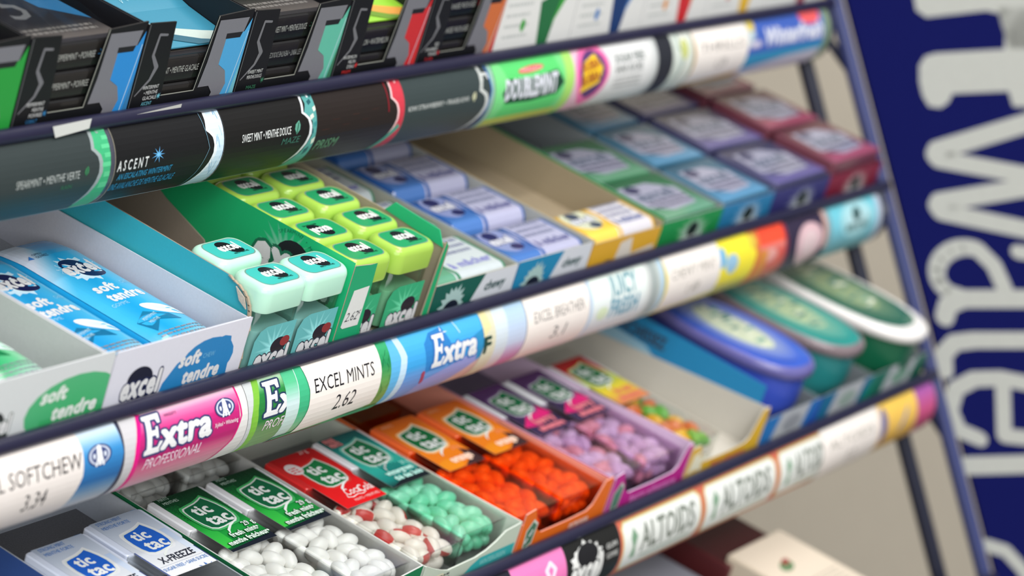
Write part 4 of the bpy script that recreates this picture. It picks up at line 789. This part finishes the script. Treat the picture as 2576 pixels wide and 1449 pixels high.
for i in range(4):
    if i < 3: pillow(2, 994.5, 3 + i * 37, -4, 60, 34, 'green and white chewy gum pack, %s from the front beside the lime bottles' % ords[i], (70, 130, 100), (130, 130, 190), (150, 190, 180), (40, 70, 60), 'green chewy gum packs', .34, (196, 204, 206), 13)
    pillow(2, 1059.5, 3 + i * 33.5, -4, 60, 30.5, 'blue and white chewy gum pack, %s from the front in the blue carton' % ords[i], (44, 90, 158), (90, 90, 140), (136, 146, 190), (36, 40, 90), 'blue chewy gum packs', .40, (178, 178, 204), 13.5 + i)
def f_yel(a, W_, h): a.rect(0, 0, W_, h, (222, 170, 50)); a.poly([(W_ * .38, 0), (W_ * .42, h * .8), (W_ * .58, h * .9), (W_ * .62, h * .3), (W_ * .95, h * .42), (W_ * .95, h * .1), (W_ * .5, 0)], (220, 212, 200)); a.ell(W_ * .3, h * .06, 7, 3.5, (50, 60, 90))
carton(2, 1091.8, 1155.5, 150, 'yellow carton with one yellow pack at the front and a bare cardboard bay', (214, 160, 40), (160, 146, 120), (17, 18), (17.5, 21), 15, front=f_yel, floor=(168, 152, 126), lout=(206, 156, 50))
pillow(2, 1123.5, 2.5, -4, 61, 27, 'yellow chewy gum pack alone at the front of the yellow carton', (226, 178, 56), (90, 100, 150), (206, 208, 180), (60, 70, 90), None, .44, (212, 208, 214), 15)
def f_end(c, d=(24, 40, 34)):
    def f(a, W_, h): a.grad(0, 0, W_, h, [(0, tuple(int(x * .8) for x in c)), (1, c)]); a.star(W_ * .55, h * .38, 19, 13, 16, (200, 208, 206), c, sy_=.6); a.ell(W_ * .55, h * .5, 5.4, 4, d); a.text('excel', W_ * .55, h * .08, 4.6, (206, 210, 206), w=20, al='c', bold=.06)
    return f
def flat_pack(u, v, w, wd, dp, label, c, c2, group, rx=0, rz=0, zz=8, tx=(60, 60, 90)):
    t = thing('gum_pack', label, 'gum pack', 2, u, v, w, group, rx=rx, rz=rz)
    b = MB(); b.loft([rr(0, dp / 2, wd / 2 - .5, dp / 2 - .5, 1.5, 0), rr(0, dp / 2, wd / 2, dp / 2, 2, .7), rr(0, dp / 2, wd / 2, dp / 2, 2, zz - .8), rr(0, dp / 2, wd / 2 - .7, dp / 2 - .7, 1.6, zz)], c, sm=False); b.build('blister_sleeve', 'film', t)
    a = Art(-wd / 2 + .8, .8, wd / 2 - .8, dp - .8); a.grad(-wd / 2, 0, wd / 2, dp, [(0, c2), (.4, c), (1, tuple(int(x * .8) for x in c))]); a.poly([(-wd * .36, dp * .84), (-wd * .40, dp * .34), (-wd * .1, dp * .16), (wd * .34, dp * .2), (wd * .4, dp * .6), (wd * .12, dp * .82)], (158, 158, 176)); a.ell(-wd * .2, dp * .74, 6, 3.6, tx)
    a.text('excel', -wd * .3, dp * .46, dp * .2, (90, 100, 120), w=wd * .58, bold=.05); a.lines(-wd * .3, dp * .36, wd * .34, 2, 4, 2, tx, int(u + v)); a.build('sleeve_print', plane((0, 0, zz + .02), (1, 0, 0), (0, 1, 0)), t, 'film'); return t
for (u0, u1, nm, c, c2, cin) in ((1156.3, 1217, 'green', (30, 150, 76), (110, 160, 130), (136, 142, 144)), (1218, 1272, 'light blue', (40, 130, 180), (90, 150, 190), (90, 110, 140)), (1273, 1337, 'violet', (56, 56, 120), (104, 96, 156), (70, 70, 100)), (1338, 1400, 'dark red', (140, 36, 60), (170, 84, 110), (96, 40, 60))):
    carton(2, u0, u1, 150, nm + ' carton of flat gum packs on the middle shelf', c, cin, (19 if nm == 'green' else 16, 21 if nm == 'green' else 17), (17, 18), 16, front=f_end(c), floor=tuple(int(x * .95) for x in cin), lout=c)
    for i in range(3 if nm != 'green' else 2):
        h_ = {'green': 2, 'light blue': 3, 'violet': 5, 'dark red': 9}[nm]
        flat_pack((u0 + u1) / 2, 3 + i * 41, h_ + (i if nm != 'green' else 0), u1 - u0 - 3.4, 38.5, nm + ' flat gum pack, ' + ords[i] + ' from the front in its carton', tuple(int(x * .5 + 44) for x in c), c2, nm + ' flat gum packs', rx=.02, rz=.02 * (-1) ** i)
        flat_pack((u0 + u1) / 2, 3 + i * 41, -5, u1 - u0 - 3.4, 38.5, nm + ' flat gum pack lying under the ' + ords[i] + ' upper one', c, c2, nm + ' lower flat gum packs', zz=h_ + 4.5)

# ---------------------------------------------------------------- shelf 1 : five-stick boxes
def gum_box(u0, u1, label, accent, lines_, acc2, flavour, packs=3, lid=None, ptxt='MENTHE DOUCE'):
    t = thing('gum_display_box', label, 'display box', 1, u0, .4, -6.1); W_ = u1 - u0 - .5; H = 38.5
    b = MB(); b.box(0, W_, 0, 100, 0, .6, (30, 30, 32)); b.box(0, .6, 0, 100, .6, H, (26, 26, 30)); b.box(W_ - .6, W_, 0, 100, .6, H, (26, 26, 30)); b.box(.6, W_ - .6, 99.4, 100, .6, H, (30, 30, 32)); b.build('box_body', 'print', t)
    wl, wr = W_ * .27, W_ * .64     # window
    b = MB(); P = [(0, .6), (W_, .6), (W_, H + 1.5), (wr + 1.5, H), (wr - 3, 8), (wl + 1, 8), (wl - 1.2, H), (1, H + .5)]
    b.slab(P, 0, .7, [(18, 19, 21)] * 3, 'y'); b.build('cut_front', 'print', t)
    a = Art(.2, .8, W_ - .2, H + 1.2)
    a.stroke([(wl + 1, 8.2), (wr - 3, 8.2), (wr + 1.3, H)], .35, (170, 172, 160)); a.stroke([(.2, 1), (.8, H)], .3, (110, 112, 112))
    five_l = [(wl * .72, H - 5), (wl * .46, H - 4.6), (wl * .40, H - 13), (wl * .62, H - 18), (wl * .5, H - 23), (wl * .12, H - 29)]; a.stroke(five_l, [1.0, 1.1, 1.5, 2.2, 1.3, .5], (112, 112, 116))
    for i, s in enumerate(lines_): a.text(s, wl * .95 - 1, 11.6 - i * 2.2, 1.5, (206, 208, 206), w=min(9.5, 1.0 * len(s)), al='r')
    a.text(flavour, wl * .6, 5.0, 1.4, acc2, w=6, al='c'); a.star(wl * .96, 8.2, 1.5, .5, 7, acc2)
    x0, x1 = wr - 1.5, W_ - .4; w = x1 - x0
    X = lambda p: x0 + p * w
    Y = lambda q: 1 + q * (H - 1.2)
    a.poly([(X(.42), Y(.76)), (X(.40), Y(.46)), (X(.62), Y(.38)), (X(.72), Y(.22)), (X(.58), 0), (X(1), 0), (X(1.02), Y(.96)), (X(.88), Y(.80))], accent)
    if acc2 != accent: a.stroke([(X(.8), 0), (X(.9), Y(.4)), (X(.99), Y(.8))], .35, (190, 214, 226)); a.poly([(X(.86), 0), (X(1), Y(.5)), (X(1.02), 0)], acc2)
    G_ = (118, 118, 124)
    a.poly([(X(.16), Y(.96)), (X(.92), Y(.96)), (X(.86), Y(.80)), (X(.44), Y(.78)), (X(.42), Y(.45)), (X(.64), Y(.37)), (X(.74), Y(.22)), (X(.60), Y(0)), (X(.34), Y(0)), (X(.42), Y(.14)), (X(.30), Y(.22)), (X(.02), Y(.22)), (X(.10), Y(.5))], G_)
    a.poly([(X(.42), Y(.80)), (X(.84), Y(.80)), (X(.80), Y(.74)), (X(.42), Y(.74))], (28, 29, 32))
    a.build('front_print', plane((0, -.02, 0), (1, 0, 0), (0, 0, 1)), t)
    if lid:
        b = MB(); c1, c2 = lid
        b.slab([(5, 24.4), (30, 28), (97, 46), (97, 46.5), (30, 28.6), (5, 24.9)], 1.2, W_ - 1, [c1] * 3); b.build('open_lid', 'print', t)
        a = Art(2, 0, W_ - 1, 100); a.stroke([(W_, 2), (W_ * .8, 5), (W_ * .6, 9), (W_ * .42, 16), (W_ * .30, 28), (W_ * .22, 50)], [9, 8, 7, 5, 3, 1], c2); a.stroke([(W_, -3), (W_ * .7, 1), (W_ * .45, 8), (W_ * .25, 20), (W_ * .12, 44), (W_ * .08, 80)], [4, 5, 5, 5, 6, 7], tuple(int(x * .72) for x in c1))
        rnd = random.Random(int(u0))
        for i in range(14): x = rnd.uniform(4, 30); y = rnd.uniform(18, 50); a.stroke([(x, y), (x + rnd.uniform(-6, 12), y - rnd.uniform(4, 14))], .2, (190, 226, 230))
        a.build('lid_print', lambda x, y, h: (x, 5 + y * .92, (24.9 + y * .136 if y < 27.17 else 28.6 + (y - 27.17) * .2458) + .25 + h), t, 'print', [27.17])
    return t
def stick_pack(u, v, z, W_, label, col, mark, txt, group, flip=False, rz=0):
    t = thing('gum_stick_pack', label, 'gum pack', 1, u, v, z, group, rz=rz); D = 70; H = 11
    b = MB(); b.loft([rr(0, D / 2, W_ / 2 - .4, D / 2 - .4, 1, 0), rr(0, D / 2, W_ / 2, D / 2, 1.4, .8), rr(0, D / 2, W_ / 2, D / 2, 1.4, H - 1), rr(0, D / 2, W_ / 2 - .5, D / 2 - .5, 1, H - .3)], col, sm=False); b.build('wrapped_pack', 'film', t)
    a = Art(-W_ / 2 + 1.2, 1, W_ / 2 - 1.2, H - 1.2); a.grad(-W_ / 2, 1, W_ / 2, H, [(0, (28, 36, 30)), (.3, (20, 20, 20)), (.8, (34, 32, 30)), (1, (62, 58, 54))])
    if flip: a.text(txt, 2, 6.6, 2.3, (140, 142, 140), w=W_ * .44, al='c', rot=180); a.star(-W_ / 2 + 5, 5, 2, .8, 7, mark)
    else: a.text(txt, -1, 4, 2.5, (168, 170, 164), w=W_ * .42, al='c'); a.star(W_ * .27, 5, 2.8, 1.0, 8, mark)
    a.build('end_print', plane((0, -.03, 0), (1, 0, 0), (0, 0, 1)), t, 'film')
    a = Art(-W_ / 2 + 1, 1, W_ / 2 - 1, D - 1); a.rect(-W_ / 2, 0, W_ / 2, D, (52, 50, 52)); a.grad(-W_ / 2, 4, W_ / 2, D, [(0, (96, 90, 86)), (.2, (44, 42, 46)), (1, (30, 32, 44))]); a.text('5', -W_ * .2, 22, 22, (120, 120, 122), w=14, shear=.2); a.lines(-W_ / 2 + 4, 12, W_ / 2 - 6, 2, 3, 1.6, (130, 126, 122), 3); a.poly([(6, D), (10, 30), (W_ / 2, 16), (W_ / 2, D)], mark)
    a.build('top_print', plane((0, 0, H - .26), (1, 0, 0), (0, 1, 0)), t, 'film'); return t
BX = [(684.5, 748.6, 'green', (40, 150, 60), ['SPEARMINT', 'MENTHE', 'VERTE'], (40, 150, 60), 'RAIN', None, 'SPEARMINT • VERTE', 3),
      (749, 812.8, 'bright blue', (44, 136, 206), ['PEPPERMINT', 'MENTHE', 'POIVREE'], (52, 120, 170), 'COBALT', None, 'PEPPERMINT • POIVREE', 3),
      (813.2, 877.2, 'sky blue', (76, 160, 210), ['WINTERMINT', '• MENTHE', 'GLACIALE'], (110, 180, 196), 'ASCENT', ((60, 138, 164), (190, 204, 196)), 'MINT • MENTHE GLACIALE', 2),
      (877.6, 942.6, 'teal', (96, 184, 160), ['SWEET MINT', 'MENTHE DOUCE', ''], (60, 120, 90), 'MAZE', None, 'SWEET MINT • MENTHE DOUCE', 3),
      (943, 1004, 'red', (200, 44, 48), ['WATERMELON', 'MELON', "D'EAU"], (206, 50, 50), 'PRISM', ((150, 206, 60), (230, 160, 70)), 'MELON • WATERMELON', 2),
      (1004.5, 1066, 'orange', (206, 110, 60), ['RED', 'STRAWBERRY', 'FRAISE'], (200, 50, 60), 'FLARE', None, 'FRAISE ROUGE', 3)]
for (u0, u1, nm, acc, ln, a2, fl, lid, pt, n) in BX:
    gum_box(u0, u1, 'black gum box with a big grey figure 5 and %s front panel' % nm, acc, ln, a2, fl, n, lid)
    for i in range(n):
        stick_pack(u0 + (u1 - u0) * .45, 1.8, -5.3 + i * 11.4, (u1 - u0) * .82, 'black foil gum pack, %s in the %s panelled box' % (['bottom', 'middle', 'top'][i] if n == 3 else ['lower', 'upper'][i], nm), (32, 31, 31), a2, pt, 'gum packs in the box with the %s panel' % nm, flip=(i == 1 and nm == 'teal'), rz=.012 * (i - 1))
b = MB()
t = thing('plastic_sleeve', 'crumpled clear wrapper on the black pack tops in the bright blue panel box', 'wrapper', 1, 777, 10, 29)
P = [[(-26 + 52 * i / 14, y, 1.2 + 1.6 * math.sin(i * 1.7 + y * .21) * math.cos(y * .33 + i)) for i in range(15)] for y in range(0, 80, 8)]
b.loft(P, WHITE, close=False, cap0=False, cap1=False); b.build('film', 'clear_film', t)
t = thing('torn_paper_tag', 'small torn white paper tag stuck on the upper rail under the sky blue panel box', 'tag', 1, 0, 0, 0)
a = Art(805, -6, 850, 6); a.poly([(812, -.6), (838, .9), (838, -2), (826, -3.6), (818, -2)], (196, 194, 188)); a.build('paper', lambda x, y, h: (x, -5.3 - h, y - .6), t)
t = thing('paper_tag', 'small white paper tag bent over the upper rail above the spearmint label', 'tag', 1, 0, 0, 0)
a = Art(755, -8, 800, 6); a.poly([(764, .6), (785, 1.4), (785, -2.6), (767, -4.2)], (222, 222, 216)); a.build('paper', lambda x, y, h: (x, -6.0 - h, y - .8), t)
# white gum cases at the right of shelf 1
cols = [((40, 110, 64), (60, 160, 60)), ((30, 60, 110), (80, 130, 190)), ((206, 44, 48), (226, 150, 60)), ((226, 180, 50), (200, 40, 50)), ((150, 40, 60), (214, 190, 80))]
nms = ['green', 'navy', 'red', 'yellow', 'wine red']
for i, (ca, cb) in enumerate(cols):
    u0 = 1068 + i * 66.5
    def fw(a, W_, h, ca=ca, cb=cb):
        a.rect(0, 0, W_, h, (226, 226, 222)); a.poly([(W_ * .50, h * .62), (W_ * .78, h * .74), (W_ * .70, h * .1), (W_ * .56, h * .1)], ca); a.poly([(W_ * .78, h * .9), (W_, h * .84), (W_ * .88, h * .72), (W_ * .70, h * .3), (W_ * .80, h * .8)], cb); a.lines(W_ * .08, h * .6, W_ * .4, 4, 5, 1.4, (190, 194, 190), int(W_)); a.ell(W_ * .32, h * .36, 2, 3, cb)
    t = thing('gum_case', 'white gum case with a %s wedge on its front on the upper shelf' % nms[i], 'gum case', 1, u0, 1, -6.1, 'white gum cases on the upper shelf')
    b = MB(); b.slab([(0, 0), (52, 0), (52, 44), (22, 43.5), (3, 40)], 0, 65.6, [(222, 222, 220)] * 3); b.build('case_body', 'print', t)
    a = Art(0, 0, 65.6, 40); fw(a, 65.6, 40); a.build('front_print', lambda x, y, h: (x, 3 * y / 40 - h, y), t)
    a = Art(0, 0, 65.6, 19); a.rect(0, 0, 65.6, 19, (228, 228, 224)); a.poly([(30, 0), (44, 6), (60, 2), (56, 14), (38, 16)], cb); a.build('slope_print', lambda x, y, h: (x, 3 + y - h * .3, 40 + y * .184 + h), t)

# ---------------------------------------------------------------- shelf 4 (bottom right)
def small_case(u, v, w, wd, dp, hh, label, top, side, printfn=None, k=4, rz=0):
    t = thing('sweet_box', label, 'sweet box', k, u, v, w, rz=rz)
    b = MB(); b.loft([rr(wd / 2, dp / 2, wd / 2 - .6, dp / 2 - .6, 1, 0, 3), rr(wd / 2, dp / 2, wd / 2, dp / 2, 1.4, .6, 3), rr(wd / 2, dp / 2, wd / 2, dp / 2, 1.4, hh - .7, 3), rr(wd / 2, dp / 2, wd / 2 - .7, dp / 2 - .7, 1, hh, 3)], side, sm=False); b.build('box_body', 'print', t)
    a = Art(.8, .8, wd - .8, dp - .8, top)
    if printfn: printfn(a, wd, dp)
    a.build('top_print', plane((0, 0, hh + .02), (1, 0, 0), (0, 1, 0)), t); return t
small_case(1203, 1, -6, 56, 68, 34, 'cream box with a small green and red oval at the bottom of the picture', (220, 206, 186), (206, 190, 168), lambda a, w, d: (a.ell(w * .40, d * .66, 7, 3.6, (96, 130, 90), 14), a.ell(w * .46, d * .70, 4, 2, (150, 60, 56), 14), a.lines(8, d * .44, w - 6, 8, 3.2, .8, (150, 144, 132), 2)))
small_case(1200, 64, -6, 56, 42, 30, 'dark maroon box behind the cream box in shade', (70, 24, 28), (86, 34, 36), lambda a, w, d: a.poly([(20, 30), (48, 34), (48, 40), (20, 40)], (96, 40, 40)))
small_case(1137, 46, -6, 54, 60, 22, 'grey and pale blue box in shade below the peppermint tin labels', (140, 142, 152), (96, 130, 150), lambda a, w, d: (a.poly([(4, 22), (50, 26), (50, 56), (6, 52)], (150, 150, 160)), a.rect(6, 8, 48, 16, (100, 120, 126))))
small_case(1137, 1, -6, 54, 50, 18, 'teal box at the bottom edge left of the cream box', (60, 120, 144), (60, 110, 134), lambda a, w, d: (a.ell(w * .5, d * .6, 16, 8, (120, 140, 150)), a.rect(8, 8, 46, 14, (90, 110, 120))))
small_case(1076, 1, -6, 57, 104, 24, 'dark teal box at the bottom edge below the first peppermint tin label', (50, 70, 84), (50, 64, 76), lambda a, w, d: a.ell(w * .5, d * .5, 14, 10, (60, 110, 90)))

# ---------------------------------------------------------------- sign beside the rack
pA = leanpt(1416, -2, 330); pB = leanpt(1416, -2, -700)
dn = (pB - pA).normalized(); hz = Vector((.66, -.75, 0)).normalized(); nn = hz.cross(dn).normalized()
if nn.dot(Vector((0, -1, 0))) > 0: nn = -nn       # away from the viewer
S0 = pA + nn * .006 + hz * .002
def onsign(px, py):
    d = pray(px, py); C0 = Vector((0, 0, CAMZ)); t = (S0 - C0).dot(nn) / d.dot(nn); P = C0 + d * t - S0
    # oblique coordinates on the board (mm): x along hz, y down the slanted edge
    a11, a12 = hz.dot(hz), hz.dot(dn); b1, b2 = P.dot(hz), P.dot(dn); D_ = a11 - a12 * a12
    return ((b1 - a12 * b2) / D_ * 1000, (b2 - a12 * b1) / D_ * 1000)
SG_ = bpy.data.objects.new('sign_board', None); SC.collection.objects.link(SG_); SG_.location = S0
SG_['label'] = 'dark blue sign board with large grey sideways lettering at the right of the rack'; SG_['category'] = 'sign'
def sp(x, y, h): return tuple((hz * x + dn * y - nn * h))
yb = 1050
b = MB(); b.add([sp(0, -60, 0), sp(330, -60, 0), sp(330, yb, 0), sp(0, yb, 0), sp(0, -60, -5), sp(330, -60, -5), sp(330, yb, -5), sp(0, yb, -5)], [(0, 1, 2, 3), (7, 6, 5, 4), (0, 4, 5, 1), (1, 5, 6, 2), (2, 6, 7, 3), (3, 7, 4, 0)], (15, 19, 74)); b.build('board', 'matte', SG_)
a = Art(-10, -100, 400, 1200); LT = (166, 167, 161)
px = lambda *p: [onsign(*q) for q in p]
mmp = 1000 * (onsign(2500, 700)[0] - onsign(2400, 700)[0]) / 100 / 1000
def flush():
    global a
    if a.p: a.build('letter', lambda x, y, h: sp(x, y, h), SG_, 'matte', dz=.02, h0=.3)
    a = Art(-10, -100, 400, 1200)
def ltr(pts, wpx): a.stroke(px(*pts), wpx * mmp, LT)
def arc(cx, cy, rx, ry, t0, t1, n=18): return [(cx + rx * math.cos(math.radians(t0 + (t1 - t0) * i / n)), cy + ry * math.sin(math.radians(t0 + (t1 - t0) * i / n))) for i in range(n + 1)]
a.poly(px((2296, -60), (2600, -60), (2600, 122), (2540, 122), (2522, 70), (2512, 34), (2480, 27), (2330, 44), (2304, 26), (2296, -20)), LT); flush()
a.poly(px((2510, 20), (2600, 20), (2600, 270), (2548, 268), (2536, 230), (2396, 236), (2386, 258), (2366, 272), (2336, 268), (2320, 240), (2312, 205), (2312, 165), (2326, 142), (2352, 134), (2526, 124), (2528, 90)), LT); flush()
ltr([(2640, 292), (2358, 378), (2352, 392), (2358, 400), (2640, 452)], 46); ltr([(2640, 462), (2364, 508), (2358, 520), (2366, 532), (2640, 590)], 46); flush()
ltr(arc(2428, 684, 72, 62, 100, 296, 22) + [(2500, 668), (2522, 716), (2536, 752)], 42); ltr([(2376, 798), (2384, 768), (2420, 752), (2640, 752)], 46); ltr([(2560, 634), (2640, 644)], 36); flush()
ltr([(2376, 932), (2374, 890), (2400, 862), (2450, 856), (2640, 856)], 42); flush()
ltr([(2464, 1104), (2412, 1082), (2390, 1030), (2404, 978), (2450, 954), (2520, 952), (2600, 968), (2640, 990)], 40); ltr([(2522, 958), (2526, 1096), (2600, 1104), (2640, 1092)], 38); flush()
ltr([(2432, 1172), (2640, 1166)], 46); flush()
ltr([(2484, 1372), (2530, 1386), (2570, 1430), (2600, 1480)], 34); flush()

# printed faces belong to the part they are printed or stuck on
PAR = {'top_sticker': 'cap', 'front_label': 'clear_body', 'mints': 'clear_body', 'pouch_print': 'pouch_body', 'wrapper_print': 'wrapper', 'sleeve_print': 'blister_sleeve', 'front_print': ('front_wall', 'cut_front', 'case_body'),
       'side_print': 'side_wall', 'lid_print': ('lid', 'open_lid'), 'letter': 'board', 'end_print': 'wrapped_pack', 'top_print': ('wrapped_pack', 'box_body'), 'slope_print': 'case_body', 'card_print': 'blue_side_card', 'label_backing': 'printed_label', 'loose_mints': 'clear_body'}
base = lambda o: o.name.split('.')[0]
KIDS = {}
for o in list(SC.objects):
    if o.parent: KIDS.setdefault(o.parent, []).append(o)
for r, ch in KIDS.items():
    for c in ch:
        w_ = PAR.get(base(c))
        if not w_: continue
        w_ = (w_,) if isinstance(w_, str) else w_
        for q in ch:
            if base(q) in w_: c.parent = q; break
